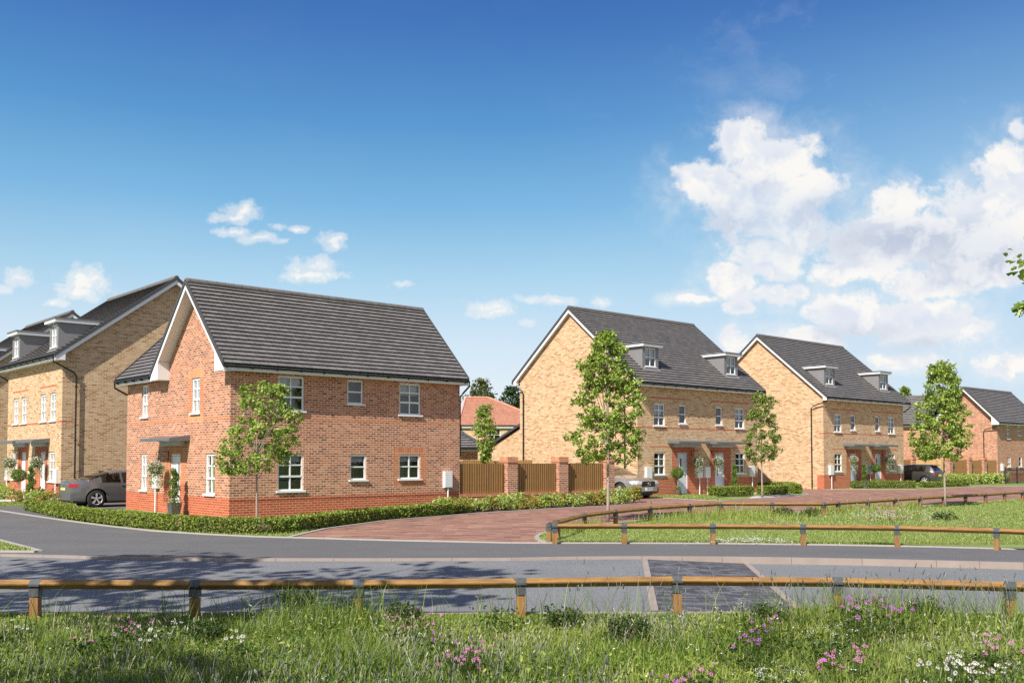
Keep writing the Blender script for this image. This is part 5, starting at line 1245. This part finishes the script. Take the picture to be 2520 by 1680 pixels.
sp = MB(); sp.obox((-1.78, -.5, 1.345), (.22, 0, .05), (0, 1.0, 0), (0, 0, .03), PBLK); sp.build('roof_spoiler', car3)
q = MB(); q.box(-1.99, -.22, .775, -1.965, .22, .80, CHROME); q.build('boot_handle', car3)

# ------------------------------------------------------------------ meadow, lawns and wild flowers
def vnoise(x, y, s, seed=0):
    x = x * s + seed * 17.3; y = y * s + seed * 9.1; out = np.zeros_like(x)
    for k, (a, b, c) in enumerate(((1., .6, 1.7), (-.7, 1.3, 2.9), (1.9, -.9, .4), (.5, 2.3, 5.1), (-2.2, .7, 3.3))): out += np.sin(x * a + y * b + c + 1.3 * np.sin(x * b * .7 - y * a * .8 + k))
    return out / 5
def blades(x, y, h, wd, bend, r, z0=0.):
    n = len(x); a = r.uniform(0, 6.283, n); d = np.stack([np.cos(a), np.sin(a)], 1); wdir = np.stack([-np.sin(a + r.normal(0, .5, n)), np.cos(a)], 1); b = bend * r.uniform(.15, 1.3, n)
    Vv = []
    for t, wf in ((0, 1.), (.35, .85), (.7, .55)):
        c = np.stack([x + d[:, 0] * b * h * t ** 2, y + d[:, 1] * b * h * t ** 2, z0 + h * t * (1 - .25 * b * t)], 1); ww = np.concatenate([wdir * (wd * wf / 2)[:, None], np.zeros((n, 1))], 1)
        Vv += [c - ww, c + ww]
    Vv.append(np.stack([x + d[:, 0] * b * h, y + d[:, 1] * b * h, z0 + h * (1 - .25 * b)], 1))
    Vv = np.stack(Vv, 1).reshape(-1, 3); k = np.arange(n)[:, None] * 7
    T = np.concatenate([k + q for q in ([0, 1, 3], [0, 3, 2], [2, 3, 5], [2, 5, 4], [4, 5, 6])]).reshape(-1, 3); return Vv, T
def scatter(n, y0, y1, r, marg=1.1):
    y = np.sqrt(r.uniform(y0 ** 2, y1 ** 2, n)); x = r.uniform(-1, 1, n) * (y * .535 + marg); return x, y
def stuff(name, V_, T_, mat, label, cat='grass'):
    o = npmesh(name, V_, T_, None, [mat]); o['kind'] = 'stuff'; o['label'] = label; o['category'] = cat; return o
r = np.random.default_rng(42)
def hfield(x, y):
    h = .15 + .07 * vnoise(x, y, .9, 1) + .05 * vnoise(x, y, 2.3, 2)
    h = h * np.clip((11.75 - y) / 1.9, .22, 1)
    def bumpf(cx, cy, sx, sy, a): return a * np.exp(-((x - cx) / sx) ** 2 - ((y - cy) / sy) ** 2)
    return h + bumpf(-2.1, 10.6, 1.0, .7, .15) + bumpf(3.4, 10.5, 1.1, .9, .17) + bumpf(4.8, 10.2, .9, .8, .08) - bumpf(.2, 9.3, .9, .5, .06)
x, y = scatter(125000, 6.6, 11.72, r); h = np.clip(hfield(x, y) * r.uniform(.5, 1.35, len(x)), .03, .6)
sel = vnoise(x, y, .75, 5) + r.normal(0, .22, len(x))
for nm, mk, mt, lb in (('meadow_grass', sel > -.05, GRASY, 'yellow green rough grass filling the foreground verge'), ('meadow_grass', sel <= -.05, GRASS, 'darker mixed green rough grass filling the foreground verge')):
    Vv, T = blades(x[mk], y[mk], h[mk], np.full(mk.sum(), .0085), .75, r); stuff(nm, Vv, T, mt, lb)
x, y = scatter(26000, 6.6, 11.3, r); mk = (vnoise(x, y, .55, 9) > .05) | (x < -3.2); x, y = x[mk], y[mk]; h = hfield(x, y) * r.uniform(.7, 1.3, len(x))
Vv, T = blades(x, y, np.clip(h, .05, .5), np.full(len(x), .011), 1.1, r); stuff('meadow_grass', Vv, T, GRASB, 'blue green tussocks of grass among the foreground meadow')
x, y = scatter(15000, 6.6, 11.3, r); mk = vnoise(x, y, 1.3, 31) > .12; x, y = x[mk], y[mk]; P = np.stack([x, y, hfield(x, y) * r.uniform(.15, .95, len(x))], 1)
Vv, T = leafcards(P, .024, .8, .2, .2, r, 2.0); stuff('meadow_herbs', Vv, T, WEED, 'dark broad leaved herbs mixed through the foreground grass', 'plants')
x, y = scatter(16000, 6.6, 11.3, r); mk = vnoise(x, y, 1.1, 37) > .1; x, y = x[mk], y[mk]; P = np.stack([x, y, hfield(x, y) * r.uniform(.4, 1.1, len(x))], 1)
Vv, T = leafcards(P, .02, .8, .2, .2, r, 2.2); stuff('meadow_herbs', Vv, T, GRASY, 'bright green leafy herbs mixed through the foreground grass', 'plants')
# tall thin wisps rising in front of the rail
xs_, ys_ = [], []
for cx, cy, n, s in ((-2.35, 10.8, 300, .42), (-1.75, 10.7, 260, .35), (-3.6, 10.6, 80, .4), (3.55, 10.6, 480, .55), (1.0, 10.9, 110, .5), (5.1, 10.3, 340, .5), (4.3, 10.7, 260, .4), (-5.0, 10.4, 90, .5), (-.4, 10.9, 40, .4)):
    xs_.append(r.normal(cx, s, n)); ys_.append(r.normal(cy, .28, n))
x, y = np.concatenate(xs_), np.minimum(np.concatenate(ys_), 11.6); h = r.uniform(.26, .6, len(x)); Vv, T = blades(x, y, h, np.full(len(x), .009), .6, r)
stuff('tall_grass', Vv, T, GRASS, 'tall thin grass wisps rising in front of the knee rail')
def seedheads(x, y, h, ln, rd_, mat, label, z0=0., stalk=.005):
    n = len(x); a = r.uniform(0, 6.283, n); b = r.uniform(.08, .75, n); tip = np.stack([x + np.cos(a) * b * h, y + np.sin(a) * b * h, z0 + h], 1); base = np.stack([x, y, np.full(n, z0)], 1)
    d = tip - base; d /= np.linalg.norm(d, axis=1)[:, None]; e1 = np.cross(d, [0, 1, 0]); e1 /= np.linalg.norm(e1, axis=1)[:, None]; e2 = np.cross(d, e1)
    L = (ln * r.uniform(.7, 1.3, n))[:, None]; R_ = (rd_ * r.uniform(.8, 1.2, n))[:, None]; Vv = [tip]
    for t, w_ in ((.15, 1.), (.8, .9)):
        for k in range(4): an = k * 1.5708; Vv.append(tip + d * L * t + (e1 * math.cos(an) + e2 * math.sin(an)) * R_ * w_)
    Vv.append(tip + d * L)
    wd = e1 * stalk / 2; Vv += [base - wd, base + wd, tip + wd * .7, tip - wd * .7]
    Vv = np.stack(Vv, 1).reshape(-1, 3); k = np.arange(n)[:, None] * 14; F_ = []
    for j in range(4):
        q = (j + 1) % 4; F_ += [[0, 1 + q, 1 + j], [1 + j, 1 + q, 5 + q], [1 + j, 5 + q, 5 + j], [5 + j, 5 + q, 9]]
    F_ += [[10, 11, 12], [10, 12, 13]]
    T = np.concatenate([k + q for q in F_]).reshape(-1, 3); return stuff('seed_heads', Vv, T, mat, label, 'grass')
x, y = scatter(2900, 6.7, 10.7, r); mk = (vnoise(x, y, .8, 12) > .18) | ((x < -3.0) & (y < 10.5) & (r.uniform(0, 1, len(x)) < .6)); x, y = x[mk], y[mk]
seedheads(x, y, hfield(x, y) * .9 + r.uniform(.0, .09, len(x)), .05, .0065, SEED, 'pale feathery seed heads standing over the foreground grass')
x, y = scatter(2000, 6.7, 10.6, r); mk = vnoise(x, y, .7, 15) > .1; x, y = x[mk], y[mk]
seedheads(x, y, hfield(x, y) * .9 + r.uniform(.0, .13, len(x)), .055, .006, SEEDD, 'dark grey green foxtail heads over the foreground grass')
x = np.concatenate([r.normal(3.6, .5, 60), r.normal(5.0, .5, 60), r.normal(1.2, .5, 25)]); y = np.minimum(r.normal(10.7, .3, len(x)), 11.5)
seedheads(x, y, r.uniform(.35, .62, len(x)), .06, .006, SEEDD, 'dark foxtail heads on tall stalks in front of the rail at the right')
# lawns
def in_poly(x, y, P):
    c = np.zeros(len(x), bool); n = len(P)
    for i in range(n):
        x1, y1 = P[i]; x2, y2 = P[(i + 1) % n]
        if y1 == y2: continue
        m = ((y1 > y) != (y2 > y)) & (x < (x2 - x1) * (y - y1) / (y2 - y1) + x1); c ^= m
    return c
IP = [p for p in isl]
def isl_pts(n, y0=20.9, y1=50, r=r):
    x = r.uniform(.4, 28, n); y = y0 + (y1 - y0) * r.uniform(0, 1, n) ** 1.6; m = in_poly(x, y, IP) & (x < y * .56 + .5); return x[m], y[m]
x, y = isl_pts(330000); h = r.uniform(.03, .075, len(x)) * (1 + .35 * vnoise(x, y, .8, 3)); Vv, T = blades(x, y, h, .009 + .0004 * (y - 20), .9, r, .02); stuff('lawn_grass', Vv, T, LAWN, 'short bright grass covering the island behind the second rail')
x, y = isl_pts(120000); ppx = CX + F * x / y; ppy = HOR + 1.85 * F / y
tall = ((ppy < 1284 - np.clip((ppx - 2200) * .02, 0, 30)) & (ppy > 1238) & (ppx < 2260) & (vnoise(x, y, .5, 21) > -.3)) | ((ppx < 1480) & (ppy < 1312)) ; x, y = x[tall], y[tall]
h = r.uniform(.12, .36, len(x)) * (1 + .5 * vnoise(x, y, .5, 6)); Vv, T = blades(x, y, h, .009 + .0005 * (y - 20), .7, r, .02); stuff('tall_grass', Vv, T, GRASY, 'band of taller loose grass across the middle of the island')
mk = r.uniform(0, 1, len(x)) < .012; seedheads(x[mk], y[mk], h[mk] + .12, .09, .011, SEED, 'pale seed heads over the taller island grass', .02, .01)
# short grass in the small lawns
def patch_grass(P, n, label, mat=LAWN, z0=.02, hh=(.03, .07), w=.014):
    P = np.array(P); x = r.uniform(P[:, 0].min(), P[:, 0].max(), n); y = r.uniform(P[:, 1].min(), P[:, 1].max(), n); m = in_poly(x, y, [tuple(p) for p in P]); x, y = x[m], y[m]
    Vv, T = blades(x, y, r.uniform(*hh, len(x)), np.full(len(x), w), .9, r, z0); stuff('lawn_grass', Vv, T, mat, label)
patch_grass([G(0, 1336), G(86, 1357.5), G(-40, 1357), G(-60, 1320)], 14000, 'small triangle of grass by the kerb at the left edge')
patch_grass([G(1592, 1221), G(1700, 1228), G(1776, 1231.5), G(1760, 1220), G(1670, 1216.5), off(C2, .3, -.1)], 12000, 'grass strip in front of the first buff pair', w=.03)
patch_grass([G(-60, 1236), G(60, 1236.5), G(62, 1244.5), G(-60, 1247)], 9000, 'strip of grass beside the path at the left edge', w=.025)
patch_grass([off(C, -.3, -.1), off(C, 8.8, -.1), G(1110, 1266), G(960, 1279.5), G(804, 1299), G(700, 1319), G(600, 1318), G(500, 1313), G(300, 1296), off(C, -.3, 8)], 60000, 'grass under the long hedge round the corner house', w=.014, z0=0, hh=(.04, .10))
# daisies sprinkled
def dots(x, y, z, size, mat, label, name='wild_flowers', per=5):
    n = len(x); P = np.repeat(np.stack([x, y, z], 1), per, 0) + r.normal(0, size * .8, (n * per, 3)) * [1, 1, .3]; Vv, T = leafcards(P, size, 1.5, .05, aspect=1.); return stuff(name, Vv, T, mat, label, 'flowers')
q = [G(a, b, .06) for a, b in zip(r.normal(1838, 62, 260), r.normal(1329, 4.5, 260))]; x, y = np.array(q).T; dots(x, y, np.full(len(x), .08), .016, WHIT, 'white daisies flat in the island lawn behind the second rail')
q = [G(a, b, .2) for a, b in zip(r.normal(2175, 70, 420), r.normal(1266, 6, 420))]; x, y = np.array(q).T; dots(x, y, r.uniform(.12, .3, len(x)), .018, WHIT, 'small white flowers in the tall grass of the island', per=4)
q = [G(a, b, .2) for a, b in zip(r.normal(1960, 130, 150), r.normal(1281, 5, 150))]; x, y = np.array(q).T; dots(x, y, r.uniform(.08, .2, len(x)), .016, WHIT, 'scattered white flowers along the front of the tall island grass', per=3)
x, y = scatter(240, 7, 11, r); dots(x, y, hfield(x, y) + r.uniform(.02, .12, len(x)), .012, WHIT, 'tiny white flowers scattered through the foreground grass', per=4)
def flower_clump(px, py, z, n, sx, sy, mat, size, label, kind='petals', leafy=60, group=None, petals=5):
    o = G(px, py, z); e = empty('flower_clump', o, 0, label, 'flowers', group)
    q = np.array([G(px + a, py + b, z) for a, b in zip(r.normal(0, sx, n), r.normal(0, sy, n))]) - np.array(o); hz = z + r.uniform(-.05, .05, n)
    for i in range(n):
        c = np.array([q[i, 0], q[i, 1], hz[i]]); m = MB()
        m.tube([(c[0] * .75, c[1] * .75, 0), (c[0] * .9, c[1] * .9, c[2] * .6), (c[0], c[1], c[2] - .004)], [.003, .0028, .002], WEED, 4, False)
        if kind == 'umbel':
            for k in range(16):
                p = c + r.normal(0, size * 1.6, 3) * [1, 1, .4]; a = r.uniform(0, 6.28); u_ = np.array([math.cos(a), math.sin(a), r.normal(0, .3)]) * size * .35; w_ = np.array([-math.sin(a), math.cos(a), r.normal(0, .3)]) * size * .35
                m.face([p - u_, p - w_, p + u_, p + w_], mat)
        else:
            nn = r.normal(size=3) * .45 + [0, -.45, .8]; nn /= np.linalg.norm(nn); e1 = np.cross(nn, [1, .2, 0]); e1 /= np.linalg.norm(e1); e2 = np.cross(nn, e1); sz = size * r.uniform(.75, 1.2)
            for k in range(petals):
                a = 6.283 * k / petals; w_ = 2.4 / petals; p = lambda an, rr, l: c + (e1 * math.cos(an) + e2 * math.sin(an)) * rr * sz + nn * l * sz
                m.face([p(a, .12, 0), p(a - w_ * .8, .75, .12), p(a, 1., .05), p(a + w_ * .8, .75, .12)], mat)
            if kind == 'daisy': m.lathe([(size * .28, 0), (size * .2, .006), (.0005, .008)], YCEN, 6, c + [0, 0, .004])
        m.build('flower', e)
    if leafy:
        P = np.stack([r.normal(0, .16, leafy * 4), r.normal(0, .12, leafy * 4), r.uniform(.02, z * .8, leafy * 4)], 1); Vv, T = leafcards(P, .022, .4, .1, aspect=2.2); npmesh('foliage', Vv, T, None, [WEED], e)
    return e
FC = [(337, 1537, .27, 22, 34, 8, PINK, .017, 'row of pink flowers in the foreground grass at the left', 'petals'), (214, 1560, .25, 7, 14, 8, PINK, .018, 'few pink flowers left of the larger pink row', 'petals'),
      (345, 1556, .25, 22, 30, 9, WHIT, .017, 'white daisies with rusty centres at the left foreground', 'daisy'), (425, 1528, .33, 4, 26, 5, WHIT, .022, 'larger white daisies near the second rail post', 'daisy'), (578, 1570, .3, 6, 16, 9, WHIT, .02, 'white daisies left of the middle foreground', 'daisy'),
      (1010, 1522, .3, 24, 44, 14, PINK, .016, 'mauve pink flowers in the middle behind the third rail post', 'petals'), (1085, 1560, .26, 8, 22, 9, PURP, .016, 'small purple flowers just left of the big pink clump', 'petals'), (1162, 1600, .24, 46, 42, 17, PINK, .017, 'big loose clump of pink flowers right of the foreground centre', 'petals'),
      (1230, 1482, .34, 9, 26, 8, PINK, .016, 'pink flowers just under the rail in the middle', 'petals'), (1885, 1535, .33, 24, 34, 22, PURP, .021, 'purple flowers in dark foliage left of the right hand tall grass', 'petals'), (1850, 1578, .3, 10, 26, 12, PURP, .021, 'lower purple flowers below the dark foliage', 'petals'),
      (2105, 1478, .42, 22, 30, 14, PURP, .024, 'tall purple flowers in front of the rail post at the right', 'petals'), (2200, 1494, .38, 20, 26, 12, PURP, .023, 'tall purple flowers right of the rail post', 'petals'), (2080, 1612, .28, 24, 48, 18, PINK, .023, 'magenta flowers near the bottom right', 'petals'),
      (2460, 1590, .3, 14, 30, 14, PINK, .024, 'magenta flowers at the right edge of the foreground', 'petals'), (1722, 1652, .22, 12, 30, 8, PINK, .02, 'pink flowers at the bottom edge right of centre', 'petals'), (1655, 1668, .2, 7, 20, 5, PURP, .02, 'purple flowers at the very bottom edge', 'petals'),
      (2040, 1552, .34, 14, 40, 16, WHIT, .012, 'lacy white flower heads below the tall purple flowers', 'umbel'), (2110, 1508, .38, 10, 34, 10, WHIT, .012, 'lacy white flower heads among the tall purple flowers', 'umbel'), (1860, 1484, .4, 9, 34, 6, WHIT, .012, 'lacy white flowers over the paved ramp', 'umbel'),
      (2360, 1640, .26, 60, 66, 15, WHIT, .02, 'drift of white daisies at the bottom right corner', 'daisy'), (2350, 1590, .32, 14, 60, 14, WHIT, .012, 'lacy white flower heads above the daisy drift', 'umbel'), (1915, 1650, .24, 16, 34, 8, WHIT, .012, 'lacy white flowers at the bottom right of centre', 'umbel'), (20, 1545, .22, 16, 26, 6, WHIT, .014, 'small white daisies at the left edge of the foreground', 'daisy')]
for a in FC: flower_clump(*a[:-1], kind=a[-1], petals=9 if a[-1] == 'daisy' else 5)
flower_clump(2190, 1257, .3, 60, 40, 12, PINK, .035, 'pink flowers in the tall grass of the island near the broad tree', leafy=0)
flower_clump(2395, 1288, .2, 36, 34, 6, PINK, .024, 'pink flowers beside the island rail at the right', leafy=0)
flower_clump(1890, 1280, .2, 16, 40, 4, PINK, .022, 'pink flowers in the front of the tall island grass', leafy=0)
for px, py, hh, lb in ((735, 1530, .42, 'dark bushy weed behind the third rail post'), (1540, 1590, .3, 'dark low bushy weed right of the pink clump'), (2140, 1530, .3, 'dark weed under the tall purple flowers'), (1000, 1545, .3, 'dark weed below the mauve flowers'), (1392, 1550, .26, 'dark leafy weed in the middle foreground'), (2280, 1545, .34, 'dark leafy weed before the right rail post'), (500, 1600, .3, 'dark weed in the left foreground'), (1900, 1560, .34, 'dark weed among the purple flowers')):
    bush(G(px, py), .24, hh, lb, WEED, 'weed', .022, 900, cat='weed')
for px, py, hh in ((1930, 1272, .42), (1990, 1274, .4), (2325, 1281, .36)): bush(G(px, py), .34, hh * .8, {1930: 'dark leafy weed in the middle of the island grass', 1990: 'second dark weed, beside the first in the island grass', 2325: 'dark spiky weed near the island rail at the right'}[px], WEED, 'weed', .03, 600, cat='weed')

# trees standing beside and behind the viewpoint; their crowns dapple the road
shade_tree((-12.3, 7.2), 12.0, 5.2, 3.6, 'large tree out of frame at the left that shades the road', 51, 115, 20)
shade_tree((-7.6, 5.6), 12.2, 6.6, 2.9, 'second tree left of the viewpoint whose high crown dapples the road', 54, 85, 18)
shade_tree((-8.2, -2.2), 11.0, 4.6, 3.4, 'large tree behind the viewpoint that shades the verge', 52, 95, 18)
shade_tree((1.9, -2.4), 10.0, 4.8, 2.6, 'tree behind the viewpoint shading the grass at the bottom right', 53, 90, 16)

# belt of woodland on the horizon all round the estate
n = 42000; a = r.uniform(0, 6.283, n); ry_ = r.uniform(250, 290, n); hh = 6.5 + 2.2 * vnoise(a * 40, a * 23, 1., 3) + 1.5 * vnoise(a * 160, a * 70, 1., 8)
P = np.stack([np.cos(a) * ry_, np.sin(a) * ry_ + 40, hh * r.uniform(0, 1, n) ** .7], 1)
Vv, T = leafcards(P, 1.5, .4, .2, .1, r, 1.2); stuff('distant_woodland', Vv, T, LEAFO, 'low belt of distant trees along the horizon behind the estate', 'woodland')
# ------------------------------------------------------------------ light, sky, camera
sd = Vector((-U[0] - .32 * V[0], -U[1] - .32 * V[1], 1.0)).normalized()
el = math.asin(sd.z); az = math.atan2(sd.x, sd.y)
sun = bpy.data.lights.new('sun', 'SUN'); sun.energy = 5.; sun.angle = rad(.5); sun.color = (1., .94, .85)
so = bpy.data.objects.new('sun', sun); COL.objects.link(so); so.rotation_euler = sd.to_track_quat('Z', 'Y').to_euler(); so.location = (0, 0, 40)
wd = bpy.data.worlds.new('World'); sc.world = wd; wd.use_nodes = True; t = NT(wd.node_tree); t.n.clear()
out = t.new('ShaderNodeOutputWorld'); bg = t.new('ShaderNodeBackground'); t.l.new(bg.outputs[0], out.inputs[0]); STR = .11; bg.inputs[1].default_value = STR
sky = t.new('ShaderNodeTexSky', sky_type='NISHITA'); sky.sun_disc = False; sky.sun_elevation = el; sky.sun_rotation = az; sky.altitude = 100; sky.air_density = 1.; sky.dust_density = .6; sky.ozone_density = 2.
D = t.new('ShaderNodeTexCoord').outputs['Generated']
dx, dy, dz = t.sep(D)
EXPO = .5; k = 1 / STR / 2 ** EXPO
def lin(c): return tuple(((v / 255) / 12.92 if v / 255 <= .04045 else ((v / 255 + .055) / 1.055) ** 2.4) * k for v in c)
grad = t.ramp(t.maprange(dz, -.02, .62), [(0, lin((234, 241, 247))), (.12, lin((229, 239, 247))), (.21, lin((212, 231, 245))), (.31, lin((174, 214, 238))), (.42, lin((124, 184, 226))), (.54, lin((86, 150, 208))), (.66, lin((64, 119, 190))), (.76, lin((50, 96, 172))), (1, lin((34, 74, 158)))])
nb = t.noise(t.vmath('MULTIPLY', D, (3., 3., 6.)), 1.4, 3, .5)
grad = t.mix(.3, grad, t.mix(nb, (.84, .88, .92), (1.2, 1.15, 1.1)), 'MULTIPLY')
# brighter, milkier air towards the right where the cloud bank stands
azr = t.math('MULTIPLY', t.maprange(dx, -.02, .5, 0, 1, 'SMOOTHSTEP'), t.maprange(dz, .46, .14, 0, 1, 'SMOOTHSTEP'))
grad = t.mix(t.math('MULTIPLY', azr, .55), grad, lin((182, 211, 236)))
base = t.mix(.92, sky.outputs[0], grad)
# chart of directions in front of the street (gnomonic), only used to place the clouds
d_ = t.math('MAXIMUM', t.math('ADD', t.math('MULTIPLY', dy, c_), t.math('MULTIPLY', dz, s_)), .02)
X_ = t.math('DIVIDE', dx, d_); Y_ = t.math('DIVIDE', t.math('SUBTRACT', t.math('MULTIPLY', dz, c_), t.math('MULTIPLY', dy, s_)), d_)
ch = t.comb(X_, Y_, 0)
w1 = t.vmath('MULTIPLY', t.vmath('SUBTRACT', t.noise(ch, 7., 3, .5, out=1), (.5, .5, .5)), (.055, .04, 0))
w2 = t.vmath('MULTIPLY', t.vmath('SUBTRACT', t.noise(ch, 38., 4, .6, out=1), (.5, .5, .5)), (.024, .014, 0))
chw = t.vmath('ADD', t.vmath('ADD', ch, w1), w2); chs = t.vmath('ADD', ch, w2)
def blobs(L, vec):
    acc = None
    for (px, py, rx_, ry_, *wgt) in L:
        c = ((px - CX) / F, -(py - CY) / F, 0); v = t.vmath('MULTIPLY', t.vmath('SUBTRACT', vec, c), (F / rx_, F / ry_, 0))
        g = t.math('SUBTRACT', wgt[0] if wgt else 1., t.vmath('LENGTH', v)); acc = g if acc is None else t.math('MAXIMUM', acc, g)
    return acc
BIG = [(1820, 335, 100, 90), (1900, 395, 150, 95), (1745, 455, 130, 80), (1850, 500, 190, 120), (2000, 470, 160, 90, .9), (1970, 565, 100, 75), (1890, 635, 120, 75), (1812, 690, 85, 52), (2197, 505, 90, 72),
      (2230, 590, 240, 100), (2480, 425, 95, 105), (2430, 570, 210, 130), (2400, 665, 200, 65), (2111, 765, 140, 60), (2274, 785, 175, 78), (2290, 708, 130, 56), (2080, 672, 120, 40, .95), (1975, 825, 150, 40, .8), (1813, 762, 50, 34, .9), (2500, 890, 100, 46, .9),
      (1800, 850, 55, 60, .8), (1700, 740, 90, 26, .6), (2505, 320, 60, 70, .6), (2150, 640, 180, 55, .85), (1900, 720, 180, 50, .75), (2400, 800, 120, 60, .6), (2230, 880, 200, 40, .6)]
SML = [(210, 692, 60, 38), (200, 716, 78, 22, .9), (45, 684, 42, 22), (4, 717, 34, 17, .85), (135, 745, 32, 10, .85), (598, 520, 50, 26), (572, 536, 62, 16, .9), (569, 568, 52, 14, .9), (632, 588, 60, 15, .95), (686, 560, 24, 12, .85), (733, 563, 34, 11, .85), (822, 592, 42, 20), (830, 606, 34, 14), (768, 655, 62, 26), (762, 678, 92, 18, .9),
      (1205, 755, 54, 24), (1212, 768, 50, 16), (1330, 734, 62, 13, .9), (1376, 741, 62, 12, .85), (1484, 743, 40, 18, .75), (990, 700, 50, 18, .6), (1300, 795, 40, 16, .5), (150, 700, 40, 12, .5), (700, 590, 30, 9, .5)]
n1 = t.noise(chw, 11., 10, .6); n2 = t.noise(ch, 60., 6, .62)
fB = t.math('ADD', blobs(BIG, chw), t.math('MULTIPLY_ADD', t.math('SUBTRACT', n1, .5), 1.5, t.math('MULTIPLY', t.math('SUBTRACT', n2, .5), .8)))
fS = t.math('ADD', blobs(SML, chs), t.math('MULTIPLY_ADD', t.math('SUBTRACT', n1, .5), .8, t.math('MULTIPLY', t.math('SUBTRACT', n2, .5), 2.4)))
aB = t.math('MAXIMUM', t.maprange(fB, .0, .40, 0, .96, 'SMOOTHSTEP'), t.math('MULTIPLY', t.maprange(fB, -.6, .5, 0, .62, 'SMOOTHSTEP'), t.maprange(t.noise(chw, 13., 7, .65), .38, .62, .05, 1.)))
aB = t.math('MULTIPLY', aB, t.maprange(blobs([(1890, 560, 180, 150, 1.), (1720, 520, 120, 90, .8), (2060, 520, 120, 80, .9)], chw), .0, .9, 1., .72))
aS = t.math('MAXIMUM', t.maprange(fS, .1, 1.0, 0, .93, 'SMOOTHSTEP'), t.maprange(fS, -.25, .45, 0, .5, 'SMOOTHSTEP'))
wisp = t.math('MULTIPLY', t.maprange(t.noise(t.vmath('MULTIPLY', chw, (1, 1.5, 1)), 6., 8, .66), .53, .8, 0, .4), t.maprange(X_, .05, .5, .05, 1))
alpha = t.math('MAXIMUM', t.math('MAXIMUM', aB, aS), wisp)
gray = t.maprange(blobs([(2254, 600, 280, 75), (2400, 640, 210, 85), (2090, 812, 170, 32, .8), (1790, 560, 150, 80, .8), (2040, 520, 140, 60, .75), (2350, 700, 170, 36, .8), (2240, 845, 190, 26, .8), (1880, 440, 90, 50, .5)], chw), -.3, .7, 0, 1, 'SMOOTHSTEP')
ra = t.noise(chw, 12., 8, .6); sh = t.noise(t.vmath('ADD', chw, (.008, -.02, 0)), 12., 8, .6); relief = t.math('MAXIMUM', t.maprange(t.math('SUBTRACT', ra, sh), -.12, .08, 0, 1, 'SMOOTHSTEP'), t.maprange(fB, .9, .1, 0, .75))
ccol = t.mix(relief, lin((219, 227, 242)), lin((254, 251, 246)))
ccol = t.mix(t.math('MULTIPLY', gray, .78), ccol, t.mix(relief, lin((182, 193, 215)), lin((228, 232, 241))))
front = t.maprange(dy, .05, .3, 0, 1)
back = t.math('MULTIPLY', t.maprange(dy, .25, -.2, 0, 1, 'SMOOTHSTEP'), t.maprange(t.noise(t.vmath('MULTIPLY', D, (1, 1, 2.2)), 3., 6, .6), .36, .56, .1, .8))  # whitish cloud added behind the camera for neutral ambient and fill light
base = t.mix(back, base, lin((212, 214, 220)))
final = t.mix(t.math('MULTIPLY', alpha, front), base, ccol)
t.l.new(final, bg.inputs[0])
cam = bpy.data.cameras.new('camera'); co = bpy.data.objects.new('camera', cam); COL.objects.link(co); sc.camera = co
co.location = (0, 0, H); co.rotation_euler = (rad(90) + TH, 0, 0); cam.sensor_width = 36; cam.lens = 36 * F / 2520; cam.shift_y = (CY - 840) / 2520; cam.clip_end = 3000; cam.clip_start = .1
vs = sc.view_settings; vs.view_transform = 'Standard'; vs.look = 'None'; vs.exposure = EXPO; vs.gamma = 1.; vs.use_curve_mapping = False
sc.cycles.max_bounces = 8; sc.cycles.transparent_max_bounces = 12; sc.cycles.use_denoising = False; sc.cycles.sample_clamp_indirect = 6
